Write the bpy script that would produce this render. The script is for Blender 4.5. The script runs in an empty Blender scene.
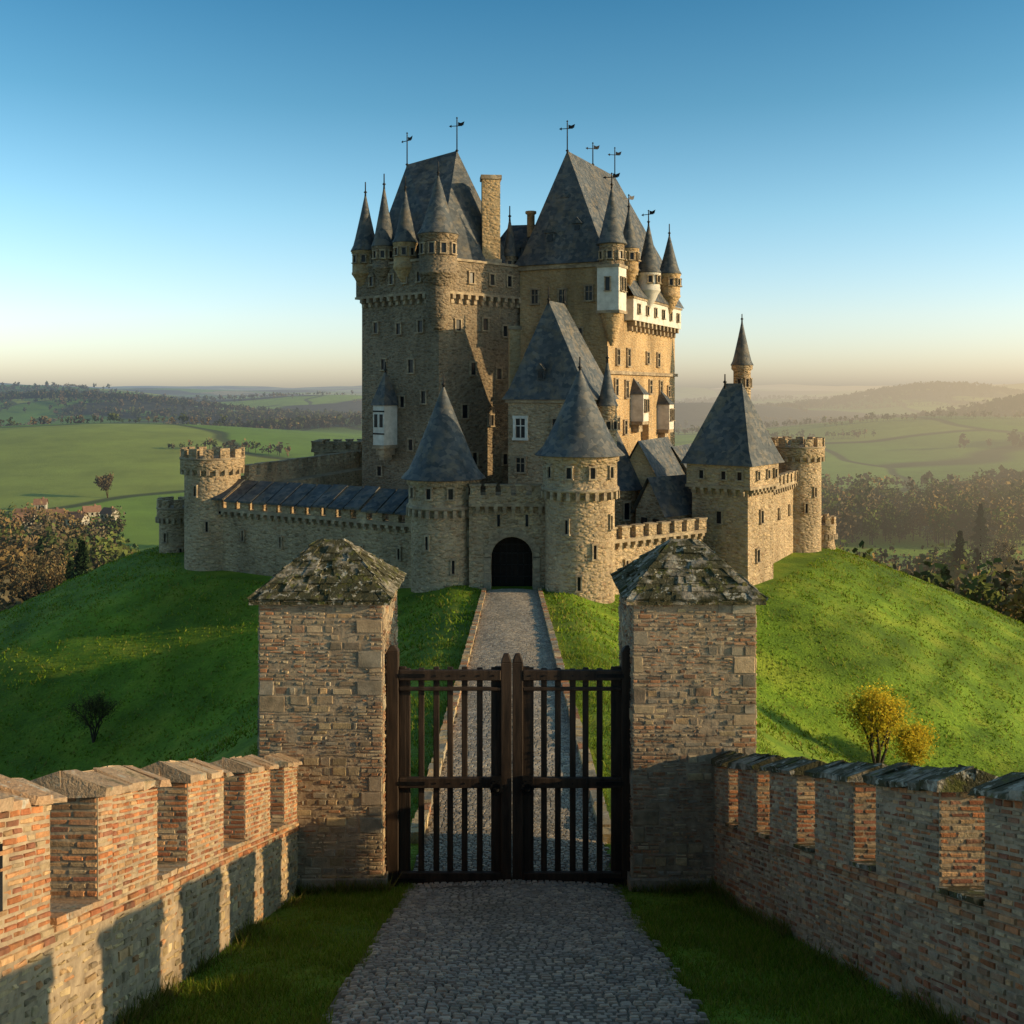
import bpy, math, random
import numpy as np
from mathutils import Vector, noise as mnoise
R=random.Random(7); NR=np.random.default_rng(11)
scene=bpy.context.scene
scene.view_settings.view_transform='Standard'; scene.view_settings.look='None'
scene.view_settings.exposure=0; scene.view_settings.gamma=1

# ------------------------------------------------------------ light / sky / camera
SUN_EL=math.radians(13); SUN_AZ=math.radians(101)   # azimuth clockwise from +Y
world=bpy.data.worlds.new("World"); scene.world=world; world.use_nodes=True
wn=world.node_tree; bg=wn.nodes['Background']
sky=wn.nodes.new('ShaderNodeTexSky'); sky.sky_type='NISHITA'; sky.sun_disc=False
sky.sun_elevation=SUN_EL; sky.sun_rotation=SUN_AZ; sky.altitude=100
sky.air_density=1.0; sky.dust_density=1.2; sky.ozone_density=3.0
# clear-sky grading with elevation: pale warm band at the horizon, deeper blue higher in view
tc=wn.nodes.new('ShaderNodeTexCoord'); sx=wn.nodes.new('ShaderNodeSeparateXYZ'); wn.links.new(tc.outputs['Generated'],sx.inputs[0])
rp_=wn.nodes.new('ShaderNodeValToRGB'); cr=rp_.color_ramp
for i,(p,c) in enumerate([(0.0,(.98,.88,.92)),(.07,(.93,.84,.82)),(.17,(.64,.75,.70)),(.27,(.35,.56,.54)),(.38,(.18,.43,.46)),(.6,(.40,.42,.36)),(1.0,(.50,.45,.34))]):  # upper stops, out of view, are a tint added to warm the fill light
    e=cr.elements[i] if i<2 else cr.elements.new(p)
    e.position=p; e.color=(*c,1)
wn.links.new(sx.outputs[2],rp_.inputs[0])
mm=wn.nodes.new('ShaderNodeMix'); mm.data_type='RGBA'; mm.blend_type='MULTIPLY'; mm.inputs[0].default_value=1
wn.links.new(sky.outputs[0],mm.inputs[6]); wn.links.new(rp_.outputs[0],mm.inputs[7])
hsv=wn.nodes.new('ShaderNodeHueSaturation'); hsv.inputs['Saturation'].default_value=1.0; hsv.inputs['Value'].default_value=2.35
wn.links.new(mm.outputs[2],hsv.inputs['Color']); wn.links.new(hsv.outputs[0],bg.inputs[0]); bg.inputs[1].default_value=0.15
sd=Vector((math.cos(SUN_EL)*math.sin(SUN_AZ),math.cos(SUN_EL)*math.cos(SUN_AZ),math.sin(SUN_EL)))
sl=bpy.data.lights.new('sun','SUN'); sl.energy=5.0; sl.angle=math.radians(0.5); sl.color=(1,0.75,0.42)
so=bpy.data.objects.new('sun',sl); scene.collection.objects.link(so)
so.rotation_euler=sd.to_track_quat('Z','Y').to_euler(); so.location=(60,0,60)
cd=bpy.data.cameras.new('camera'); cam=bpy.data.objects.new('camera',cd); scene.collection.objects.link(cam)
cam.location=(0,0,8.2); cam.rotation_euler=(math.radians(90),0,0)
cd.lens=36*1000/1024; cd.sensor_width=36; cd.shift_y=-122/1024; cd.clip_end=30000; cd.clip_start=0.1
scene.camera=cam

# ------------------------------------------------------------ node helpers
class NT:
    def __init__(s,name):
        s.mat=bpy.data.materials.new(name); s.mat.use_nodes=True; s.t=s.mat.node_tree
        s.b=s.t.nodes['Principled BSDF']; s.b.inputs['Roughness'].default_value=0.9
        s.b.inputs['Specular IOR Level'].default_value=0.2
        s.out=s.t.nodes['Material Output']
    def n(s,ty,**k):
        nd=s.t.nodes.new(ty)
        for a,b in k.items(): setattr(nd,a,b)
        return nd
    def l(s,a,b): s.t.links.new(a,b)
    def pos(s,scale=(1,1,1)):
        g=s.n('ShaderNodeNewGeometry'); m=s.n('ShaderNodeMapping'); m.inputs['Scale'].default_value=scale
        s.l(g.outputs['Position'],m.inputs['Vector']); return m.outputs[0]
    def noise(s,vec,scale,detail=3,rough=.55):
        n=s.n('ShaderNodeTexNoise'); n.inputs['Scale'].default_value=scale; n.inputs['Detail'].default_value=min(detail,3)
        n.inputs['Roughness'].default_value=rough; s.l(vec,n.inputs['Vector']); return n
    def ramp(s,fac,stops,interp='LINEAR'):
        r=s.n('ShaderNodeValToRGB'); cr=r.color_ramp; cr.interpolation=interp
        while len(cr.elements)<len(stops): cr.elements.new(0.5)
        for e,(p,c) in zip(cr.elements,stops):
            e.position=p; e.color=(c[0],c[1],c[2],1) if hasattr(c,'__len__') else (c,c,c,1)
        s.l(fac,r.inputs[0]); return r.outputs[0]
    def mix(s,fac,a,b,bt='MIX'):
        m=s.n('ShaderNodeMix',data_type='RGBA',blend_type=bt)
        for i,v in ((0,fac),(6,a),(7,b)):
            if isinstance(v,bpy.types.NodeSocket): s.l(v,m.inputs[i])
            elif i==0: m.inputs[0].default_value=v
            else: m.inputs[i].default_value=(v[0],v[1],v[2],1)
        return m.outputs[2]
    def math(s,op,a,b=0.0,clamp=False):
        m=s.n('ShaderNodeMath',operation=op); m.use_clamp=clamp
        for i,v in ((0,a),(1,b)):
            if isinstance(v,bpy.types.NodeSocket): s.l(v,m.inputs[i])
            else: m.inputs[i].default_value=v
        return m.outputs[0]
    def bump(s,h,strength=.5,dist=.02):
        b=s.n('ShaderNodeBump'); b.inputs['Strength'].default_value=strength; b.inputs['Distance'].default_value=dist
        s.l(h,b.inputs['Height']); s.l(b.outputs[0],s.b.inputs['Normal'])
    def col(s,c): s.l(c,s.b.inputs['Base Color'])

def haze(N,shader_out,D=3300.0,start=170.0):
    """aerial haze painted into the material as emission, by world position"""
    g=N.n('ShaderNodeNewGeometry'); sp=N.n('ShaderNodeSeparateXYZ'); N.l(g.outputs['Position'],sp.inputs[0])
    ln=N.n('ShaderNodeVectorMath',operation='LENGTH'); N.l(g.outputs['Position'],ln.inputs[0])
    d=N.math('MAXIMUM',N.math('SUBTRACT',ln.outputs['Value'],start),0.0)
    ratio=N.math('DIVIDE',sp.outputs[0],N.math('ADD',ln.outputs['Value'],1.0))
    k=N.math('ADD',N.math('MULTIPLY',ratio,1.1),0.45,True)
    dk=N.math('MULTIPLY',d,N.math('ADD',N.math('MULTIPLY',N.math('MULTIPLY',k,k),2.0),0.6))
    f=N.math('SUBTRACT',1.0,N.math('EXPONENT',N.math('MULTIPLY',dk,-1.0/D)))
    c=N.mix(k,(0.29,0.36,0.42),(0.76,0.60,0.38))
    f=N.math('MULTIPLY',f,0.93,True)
    e=N.n('ShaderNodeEmission'); N.l(c,e.inputs[0])  # painted haze colour glows here; no air volume
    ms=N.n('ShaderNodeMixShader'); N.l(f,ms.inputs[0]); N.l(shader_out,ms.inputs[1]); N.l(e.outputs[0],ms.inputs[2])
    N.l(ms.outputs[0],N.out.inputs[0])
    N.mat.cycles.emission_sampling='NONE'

def rubble(name,pal,mortar,scale=3.0,zs=1.9,stain=.35,bump=.6,moss=None):
    N=NT(name); v=N.pos((1,1,zs))
    dn=N.noise(v,1.7,1); a=N.n('ShaderNodeVectorMath',operation='SCALE'); N.l(dn.outputs['Color'],a.inputs[0]); a.inputs['Scale'].default_value=.35
    ad=N.n('ShaderNodeVectorMath',operation='ADD'); N.l(v,ad.inputs[0]); N.l(a.outputs[0],ad.inputs[1]); vv=ad.outputs[0]
    vo=N.n('ShaderNodeTexVoronoi'); vo.inputs['Scale'].default_value=scale; N.l(vv,vo.inputs['Vector'])
    sp=N.n('ShaderNodeSeparateColor'); N.l(vo.outputs['Color'],sp.inputs[0])
    c=N.ramp(sp.outputs[0],[(i/(len(pal)-1),p) for i,p in enumerate(pal)])
    dd=vo.outputs['Distance']
    m=N.ramp(dd,[(0.42,0.0),(0.62,1.0)])
    c=N.mix(m,c,mortar)
    big=N.noise(N.pos((1,1,.35)),.25,3,.7)
    c=N.mix(stain+.15,c,N.ramp(big.outputs[0],[(.32,.25),(.5,.8),(.68,1.25)]),'MULTIPLY')
    fine=N.noise(N.pos(),7,2,.7)
    c=N.mix(.35,c,N.ramp(fine.outputs[0],[(.3,.45),(.7,1.35)]),'MULTIPLY')
    N.col(c)
    h=N.math('ADD',N.ramp(dd,[(.3,1.0),(.65,0.0)]),N.math('MULTIPLY',fine.outputs[0],.7))
    h=N.math('ADD',h,N.math('MULTIPLY',sp.outputs[1],.5))
    N.bump(h,bump,.10); return N.mat

M_stone=rubble('castle_stone',[(.26,.185,.11),(.48,.345,.20),(.37,.28,.18),(.58,.425,.25),(.33,.215,.125)],(.43,.32,.20),2.6,bump=.8)
M_keep=rubble('keep_stone',[(.145,.108,.072),(.28,.205,.13),(.21,.165,.115),(.35,.26,.16)],(.27,.21,.14),2.8,bump=.8)
M_tan=rubble('render_stone',[(.42,.27,.13),(.55,.37,.185),(.48,.32,.165)],(.50,.35,.19),2.4,stain=.5,bump=.5)
M_trim=rubble('trim_stone',[(.34,.26,.17),(.46,.36,.235)],(.30,.23,.155),1.5,bump=.3)

def slate():
    N=NT('slate'); v=N.pos()
    sp=N.n('ShaderNodeSeparateXYZ'); N.l(v,sp.inputs[0])
    z=N.math('MULTIPLY',sp.outputs[2],2.6); fr=N.math('FRACT',z)
    vx=N.pos((2.2,2.2,2.6)); vo=N.n('ShaderNodeTexVoronoi'); vo.inputs['Scale'].default_value=1.3; N.l(vx,vo.inputs['Vector'])
    s=N.n('ShaderNodeSeparateColor'); N.l(vo.outputs['Color'],s.inputs[0])
    c=N.ramp(s.outputs[0],[(0,(.036,.046,.054)),(.5,(.062,.071,.079)),(1,(.12,.114,.104))])
    c=N.mix(.6,c,N.ramp(N.noise(N.pos((1,1,.35)),.5,3,.7).outputs[0],[(.3,.5),(.7,1.6)]),'MULTIPLY')
    c=N.mix(N.ramp(N.noise(v,.9,3,.7).outputs[0],[(.50,0.0),(.70,.55)]),c,(.19,.145,.085))
    N.col(c); N.b.inputs['Roughness'].default_value=.68; N.b.inputs['Specular IOR Level'].default_value=.35
    N.bump(N.math('ADD',fr,N.math('MULTIPLY',s.outputs[1],.6)),.8,.08); return N.mat
M_slate=slate()
def simple(name,c1,c2,sc=3,rough=.8,st=.2,dist=.02,zs=1,metal=0):
    N=NT(name); v=N.pos((1,1,zs)); nz=N.noise(v,sc,3,.65)
    N.col(N.ramp(nz.outputs[0],[(.3,c1),(.7,c2)])); N.b.inputs['Roughness'].default_value=rough
    N.b.inputs['Metallic'].default_value=metal; N.bump(nz.outputs[0],st,dist); return N.mat
M_dark=simple('window_glass',(.006,.007,.009),(.02,.022,.026),2,.25)
M_white=simple('lime_plaster',(.46,.43,.37),(.68,.64,.56),1.6)
M_wood=simple('dark_wood',(.016,.011,.008),(.06,.038,.024),9,.65,.6,.012,.12)
M_iron=simple('iron',(.01,.01,.011),(.03,.028,.026),6,.5,metal=.6)
M_door=simple('door_wood',(.008,.006,.005),(.022,.015,.01),4,.8,.4,.02,.2)
CM=[M_stone,M_slate,M_dark,M_trim,M_white,M_door,M_iron,M_keep,M_tan]
STONE,SLATE,GLASS,TRIM,WHITE,DOOR,IRON,KEEP,TAN=range(9)

# ------------------------------------------------------------ mesh builder
class MB:
    def __init__(s): s.v=[];s.f=[];s.m=[];s.s=[]
    def add(s,vs,fs,mat=0,smooth=False):
        o=len(s.v); s.v+= [tuple(p) for p in vs]
        for f in fs: s.f.append([i+o for i in f]); s.m.append(mat); s.s.append(smooth)
    def prism(s,poly,z0,z1,mat=0,poly2=None):
        n=len(poly); p2=poly2 or poly
        s.add([(x,y,z0) for x,y in poly]+[(x,y,z1) for x,y in p2],
              [[i,(i+1)%n,n+(i+1)%n,n+i] for i in range(n)]+[list(range(n,2*n)),list(range(n-1,-1,-1))],mat)
    def box(s,c,d,rz=0,mat=0):
        ca,sa=math.cos(rz),math.sin(rz); w,h=d[0]/2,d[1]/2
        poly=[(c[0]+x*ca-y*sa,c[1]+x*sa+y*ca) for x,y in((-w,-h),(w,-h),(w,h),(-w,h))]
        s.prism(poly,c[2]-d[2]/2,c[2]+d[2]/2,mat)
    def hexa(s,b,t,mat=0):
        s.add(list(b)+list(t),[[3,2,1,0],[4,5,6,7],[0,1,5,4],[1,2,6,5],[2,3,7,6],[3,0,4,7]],mat)
    def lathe(s,cx,cy,prof,n=32,mat=0,smooth=True):
        vs=[];fs=[]
        for r,z in prof:
            for i in range(n):
                a=2*math.pi*i/n; vs.append((cx+r*math.cos(a),cy+r*math.sin(a),z))
        for k in range(len(prof)-1):
            for i in range(n): fs.append([k*n+i,k*n+(i+1)%n,(k+1)*n+(i+1)%n,(k+1)*n+i])
        s.add(vs,fs,mat,smooth)
        if prof[-1][0]>.01: s.add(vs[-n:],[list(range(n))],mat)
    def obj(s,name,mats,parent=None):
        me=bpy.data.meshes.new(name); me.from_pydata(s.v,[],s.f)
        for m in mats: me.materials.append(m)
        me.polygons.foreach_set('material_index',s.m); me.polygons.foreach_set('use_smooth',s.s); me.update()
        o=bpy.data.objects.new(name,me); scene.collection.objects.link(o)
        if parent: o.parent=parent
        return o
def empty(name):
    o=bpy.data.objects.new(name,None); scene.collection.objects.link(o); return o
def np_mesh(name,V,F,mats,col=None,parent=None,smooth=False):
    me=bpy.data.meshes.new(name); V=np.asarray(V,dtype=np.float32); F=np.asarray(F,dtype=np.int32); k=F.shape[1]
    me.vertices.add(len(V)); me.vertices.foreach_set('co',V.ravel())
    me.loops.add(F.size); me.loops.foreach_set('vertex_index',F.ravel())
    me.polygons.add(len(F)); me.polygons.foreach_set('loop_start',np.arange(len(F),dtype=np.int32)*k)
    try: me.polygons.foreach_set('loop_total',np.full(len(F),k,dtype=np.int32))
    except Exception: pass
    me.polygons.foreach_set('use_smooth',np.full(len(F),smooth))
    me.update(calc_edges=True); me.validate()
    if col is not None:
        a=me.color_attributes.new('Col','FLOAT_COLOR','POINT'); c=np.ones((len(V),4),dtype=np.float32); c[:,:3]=col
        a.data.foreach_set('color',c.ravel())
    for m in mats: me.materials.append(m)
    o=bpy.data.objects.new(name,me); scene.collection.objects.link(o)
    if parent: o.parent=parent
    return o

# ------------------------------------------------------------ terrain
PY=[-60,-20,0,6,8.8,16.4,20,37,67,75,300]; PZ=[7.0,6.6,5.65,3.56,2.6,0,-.55,-2.3,-5.2,-5.5,-5.6]
def zp(y): return np.interp(y,PY,PZ)
POLY=np.array([(-6,67),(7,67),(18,72),(28,88),(25,116),(-20,116),(-31,92),(-26,79)],float)
def pdist(x,y):
    x=np.asarray(x,float);y=np.asarray(y,float)
    d=np.full(x.shape,1e9); inside=np.ones(x.shape,bool)
    n=len(POLY)
    for i in range(n):
        a=POLY[i];b=POLY[(i+1)%n];ex,ey=b-a
        t=np.clip(((x-a[0])*ex+(y-a[1])*ey)/(ex*ex+ey*ey),0,1)
        d=np.minimum(d,np.hypot(x-a[0]-t*ex,y-a[1]-t*ey))
        inside&=(ex*(y-a[1])-ey*(x-a[0]))>=0
    return np.where(inside,0,d)
def wob(x,y,s,seed=0):
    return (np.sin(x/s+seed)+np.sin(y/s*1.13+seed*2.1+1.3*np.sin(x/s*.7+seed))+np.sin((x+y)/s*.61+seed*.7)+.6*np.sin((x*1.9-y*1.3)/s+seed*3))/3.6
def gau(x,y,cx,cy,sx,sy,a): return a*np.exp(-((x-cx)/sx)**2-((y-cy)/sy)**2)
def H(x,y):
    x=np.asarray(x,float);y=np.asarray(y,float)
    d=pdist(x,y)
    f=.46*(np.sqrt(d*d+9)-3)
    m=-6.1-f+np.clip(d/12,0,1)*(wob(x,y,7,1)*.6+wob(x,y,2.3,5)*.12)+np.clip(d/25,0,1)*wob(x,y,19,4)*1.0
    # sheep terracettes on the flank
    m=m+np.clip(d/10,0,1)*.10*np.sin(d*2.1+1.5*wob(x,y,6,3))
    w=np.interp(y,[0,16.8,22,60],[4.9,4.9,2.6,3.2])
    e=np.maximum(np.abs(x)-w,0)
    r=zp(y)-.03*np.clip(np.abs(x)-1.9,0,3)-.55*(np.sqrt(e*e+1)-1)+np.clip(e/5,0,1)*wob(x,y,5,2)*.4
    r=np.where(y>80,r-(y-80)*.5,r)
    D=np.hypot(x,y)
    v=-46+np.clip((D-250)/400,0,1)*wob(x,y,130,3)*6
    v=v+gau(x,y,-330,800,270,240,26)+gau(x,y,430,1000,200,160,26)+gau(x,y,-120,1250,200,150,20)
    v=v+gau(x,y,700,1250,190,150,42)+gau(x,y,900,2050,260,200,54)+gau(x,y,690,640,180,120,19)+gau(x,y,330,1800,240,170,30)
    v=v+gau(x,y,-760,1650,330,200,40)+gau(x,y,-1250,2500,420,250,54)+gau(x,y,-420,2300,280,200,42)+gau(x,y,1700,3000,500,300,72)
    v=v+np.clip((D-1700)/2500,0,1)*(wob(x,y,330,5)*28+wob(x,y,120,2)*8+24)+np.clip((D-3800)/2500,0,1)*(36+wob(x,y,520,8)*42)
    k=1.1
    mx=np.maximum(m,r); s=mx+np.log(np.exp((m-mx)/k)+np.exp((r-mx)/k))*k
    t=np.clip((np.abs(x)-2.0)/2.0,0,1); corr=(y<72)
    s=np.where(corr,zp(y)*(1-t)+s*t-0.0,s)
    t2=np.clip((y-17)/6,0,1); s=np.where(y<23,(r*(1-t2)+s*t2),s)
    k=3.0; mx=np.maximum(s,v); return mx+np.log(np.exp((s-mx)/k)+np.exp((v-mx)/k))*k-0.0
def h1(x,y): return float(H(np.array([x]),np.array([y]))[0])

def axis(lo,hi,step,far,g):
    a=list(np.arange(lo,hi+1e-6,step)); s=step; p=hi; up=[]
    while p<far: s*=g; p+=s; up.append(p)
    return a,up
def sym_axis():
    a,up=axis(0,52,.5,9000,1.035); pos=a[1:]+up
    return np.array([-v for v in reversed(pos)]+[0]+pos)
ax=sym_axis()
ay,up=axis(-8,112,.5,11000,1.025); s=.6;p=-8.;dn=[]
while p>-3000: s*=1.3;p-=s;dn.append(p)
ayy=np.array(list(reversed(dn))+ay+up)
X,Y=np.meshgrid(ax,ayy); Z=H(X,Y)-.02
nx=len(ax);ny=len(ayy); idx=np.arange(nx*ny).reshape(ny,nx)
F=np.stack([idx[:-1,:-1],idx[:-1,1:],idx[1:,1:],idx[1:,:-1]],-1).reshape(-1,4)
def terrain_mat():
    N=NT('grassland'); v=N.pos()
    n1=N.noise(v,.35,3,.6); n2=N.noise(v,6,3,.7); n0=N.noise(v,.11,3,.6)
    g=N.ramp(n1.outputs[0],[(.3,(.085,.15,.010)),(.5,(.14,.225,.014)),(.7,(.23,.28,.024))])
    g=N.mix(.55,g,N.ramp(n0.outputs[0],[(.35,.5),(.6,1.25)]),'MULTIPLY')
    g=N.mix(.6,g,N.ramp(n2.outputs[0],[(.3,.5),(.7,1.45)]),'MULTIPLY')
    dv=N.noise(v,.004,2); sc=N.n('ShaderNodeVectorMath',operation='SCALE'); N.l(dv.outputs['Color'],sc.inputs[0]); sc.inputs['Scale'].default_value=160
    fm=N.n('ShaderNodeMapping'); fm.inputs['Scale'].default_value=(1,.55,0); fm.inputs['Rotation'].default_value=(0,0,.3)
    ad=N.n('ShaderNodeVectorMath',operation='ADD'); N.l(v,ad.inputs[0]); N.l(sc.outputs[0],ad.inputs[1]); N.l(ad.outputs[0],fm.inputs[0])
    vo=N.n('ShaderNodeTexVoronoi'); vo.inputs['Scale'].default_value=1/230; N.l(fm.outputs[0],vo.inputs['Vector'])
    sp=N.n('ShaderNodeSeparateColor'); N.l(vo.outputs['Color'],sp.inputs[0])
    fc=N.ramp(sp.outputs[0],[(0,(.12,.22,.015)),(.25,(.19,.28,.03)),(.42,(.09,.17,.015)),(.58,(.24,.28,.045)),(.74,(.26,.21,.09)),(.82,(.15,.24,.025))],'CONSTANT')
    ve=N.n('ShaderNodeTexVoronoi',feature='DISTANCE_TO_EDGE'); ve.inputs['Scale'].default_value=1/230; N.l(fm.outputs[0],ve.inputs['Vector'])
    fc=N.mix(N.ramp(ve.outputs['Distance'],[(.008,.8),(.02,0.0)]),fc,(.035,.04,.015))
    fc=N.mix(.45,fc,N.ramp(N.noise(v,.02,3,.7).outputs[0],[(.3,.55),(.7,1.4)]),'MULTIPLY')
    ln=N.n('ShaderNodeVectorMath',operation='LENGTH'); N.l(v,ln.inputs[0])
    wd=N.ramp(N.noise(N.pos((1,1.6,0)),.0021,3,.6).outputs[0],[(.47,0.0),(.50,1.0)])
    wd=N.math('MULTIPLY',wd,N.ramp(N.math('DIVIDE',ln.outputs['Value'],4000.0),[(.24,0.0),(.34,1.0)]))
    fc=N.mix(wd,fc,N.ramp(N.noise(v,.05,3,.8).outputs[0],[(.3,(.012,.018,.008)),(.7,(.045,.042,.022))]))
    gg=N.n('ShaderNodeSeparateXYZ'); N.l(v,gg.inputs[0])
    vf=N.math('MULTIPLY',N.math('SUBTRACT',gg.outputs[2],-30.0),-.12,True)
    nearf=N.ramp(N.math('DIVIDE',ln.outputs['Value'],1000.0),[(.30,1.0),(.36,0.0)])
    scrub=N.ramp(N.noise(v,.08,3,.7).outputs[0],[(.35,(.045,.05,.016)),(.6,(.085,.075,.03)),(.75,(.10,.16,.025))])
    fc=N.mix(nearf,fc,scrub)
    far=N.ramp(N.math('DIVIDE',ln.outputs['Value'],1000.0),[(.22,0.0),(.3,1.0)])
    vf=N.math('MAXIMUM',vf,far)
    c=N.mix(vf,g,fc); N.col(c)
    N.bump(N.math('ADD',n2.outputs[0],N.math('MULTIPLY',n1.outputs[0],2.0)),.7,.16)
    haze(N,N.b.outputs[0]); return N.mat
np_mesh('ground',np.stack([X,Y,Z],-1).reshape(-1,3),F,[terrain_mat()],smooth=True)

# ------------------------------------------------------------ attribute-colour materials
def attr_mat(name,bsc=30,bst=.4,bd=.01,rough=.9,lichen=None,hz=False,var=.5,transl=0,varsc=12):
    N=NT(name); a=N.n('ShaderNodeAttribute',attribute_name='Col')
    v=N.pos(); c=a.outputs[0]
    if var:
        n2=N.noise(v,varsc,3,.7)
        c=N.mix(var,c,N.ramp(n2.outputs[0],[(.3,.45),(.7,1.4)]),'MULTIPLY')
    if lichen:
        for col,sc,lo,hi,am in lichen:
            c=N.mix(N.ramp(N.noise(v,sc,3,.75).outputs[0],[(lo,0.0),(hi,am)]),c,col)
    if not bst:
        df=N.n('ShaderNodeBsdfDiffuse'); N.l(c,df.inputs[0]); sh=df.outputs[0]
        N.l(sh,N.out.inputs[0])
    else:
        N.col(c); N.b.inputs['Roughness'].default_value=rough
        nz=N.noise(v,bsc,3,.7); N.bump(nz.outputs[0],bst,bd); sh=N.b.outputs[0]
    if transl:
        t=N.n('ShaderNodeBsdfTranslucent'); N.l(c,t.inputs[0]); m=N.n('ShaderNodeMixShader'); m.inputs[0].default_value=transl
        N.l(sh,m.inputs[1]); N.l(t.outputs[0],m.inputs[2]); sh=m.outputs[0]; N.l(sh,N.out.inputs[0])
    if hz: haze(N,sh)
    return N.mat
M_brick=attr_mat('brick_masonry',40,.7,.014,lichen=[((.42,.32,.20),2.3,.52,.70,.5),((.06,.052,.032),1.1,.55,.72,.7),((.10,.08,.055),.5,.55,.7,.5)])
M_cob=attr_mat('cobblestone',35,.4,.008,rough=.55,lichen=[((.10,.09,.045),.8,.62,.8,.45),((.18,.15,.11),.35,.5,.7,.45)])
M_cop=attr_mat('coping_stone',25,.9,.025,lichen=[((.46,.42,.34),6,.57,.64,.8),((.06,.06,.022),3,.56,.66,.7)])
M_cap=attr_mat('mossy_stone',25,.9,.03,lichen=[((.045,.042,.015),2.2,.38,.50,.92),((.46,.42,.33),6.5,.58,.63,.8),((.11,.11,.022),4.1,.57,.66,.85)])
M_mortar=simple('mortar',(.20,.15,.10),(.46,.35,.23),5,.95,.9,.03)
M_grassb=attr_mat('grass_blades',30,0,transl=.35,var=0)
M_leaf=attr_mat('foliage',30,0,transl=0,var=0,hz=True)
M_leafn=attr_mat('leaves',30,0,transl=.4,var=0)
M_bark=simple('bark',(.03,.022,.015),(.08,.06,.04),6,.9,.8,.03)

# ------------------------------------------------------------ masonry panels made of single stones
class Stones:
    def __init__(s): s.v=[];s.f=[];s.c=[]
    def hexa(s,P,c):
        o=len(s.v); s.v+=P; s.c+=[c]*8
        s.f+=[[o+4,o+5,o+6,o+7],[o,o+1,o+5,o+4],[o+1,o+2,o+6,o+5],[o+2,o+3,o+7,o+6],[o+3,o,o+4,o+7]]
    def panel(s,O,U,V,L,Hh,ch,ll,pal,gap=.012,dep=(.008,.03),jit=.006,holes=None,rg=None,quoin=None):
        O=np.array(O,float);U=np.array(U,float);V=np.array(V,float); N=np.cross(U,V); N/=np.linalg.norm(N)
        rg=rg or R; v=0; row=0
        while v<Hh-.02:
            h=min(rg.uniform(*ch),Hh-v); 
            if Hh-v-h<ch[0]*.5: h=Hh-v
            u=0; first=True
            while u<L-.01:
                l=rg.uniform(*ll)
                if first and row%2: l*=.55
                first=False
                if L-u-l<ll[0]*.5: l=L-u
                l=min(l,L-u); g=gap*.5*rg.uniform(.7,1.6)
                if not(holes and holes(u+l/2,v+h/2)):
                    d=rg.uniform(*dep); c=rg.choice(pal); k=rg.uniform(.68,1.28); c=tuple(min(1,q*k) for q in c)
                    ch_=min(.012,h*.15); P=[]
                    for (a,b) in((u+g,v+g),(u+l-g,v+g),(u+l-g,v+h-g),(u+g,v+h-g)):
                        P.append((O+U*(a+0)+V*(b+0)-N*.01))
                    for (a,b,sa,sb) in((u+g,v+g,1,1),(u+l-g,v+g,-1,1),(u+l-g,v+h-g,-1,-1),(u+g,v+h-g,1,-1)):
                        P.append(O+U*(a+sa*ch_+rg.uniform(-jit,jit))+V*(b+sb*ch_+rg.uniform(-jit,jit))+N*(d+rg.uniform(-.005,.005)))
                    s.hexa([tuple(p) for p in P],c)
                u+=l
            v+=h; row+=1
    def block(s,b,t,c,j=.01):
        """8 corner block with jitter"""
        o=len(s.v); P=[tuple(q+R.uniform(-j,j) for q in p) for p in list(b)+list(t)]
        s.v+=P; s.c+=[c]*8
        s.f+=[[o+3,o+2,o+1,o],[o+4,o+5,o+6,o+7],[o,o+1,o+5,o+4],[o+1,o+2,o+6,o+5],[o+2,o+3,o+7,o+6],[o+3,o,o+4,o+7]]
    def obj(s,name,mat,parent=None): return np_mesh(name,s.v,s.f,[mat],np.array(s.c),parent)
BRICK=[(.42,.16,.065),(.46,.19,.08),(.35,.13,.062),(.48,.24,.11),(.50,.30,.15),(.29,.12,.07),(.43,.31,.18)]
RUB=[(.46,.33,.17),(.54,.40,.22),(.39,.29,.165),(.48,.31,.155),(.33,.245,.155)]
PILB=[(.38,.175,.085),(.43,.22,.11),(.33,.19,.11),(.45,.32,.19),(.39,.285,.175),(.33,.25,.17),(.48,.36,.215),(.28,.165,.10)]
GREY=[(.31,.255,.18),(.37,.305,.215),(.27,.225,.165)]
COPL=[(.43,.27,.155),(.39,.27,.17),(.47,.33,.20)]; COPR=[(.29,.25,.19),(.34,.29,.215),(.25,.215,.165)]

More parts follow.
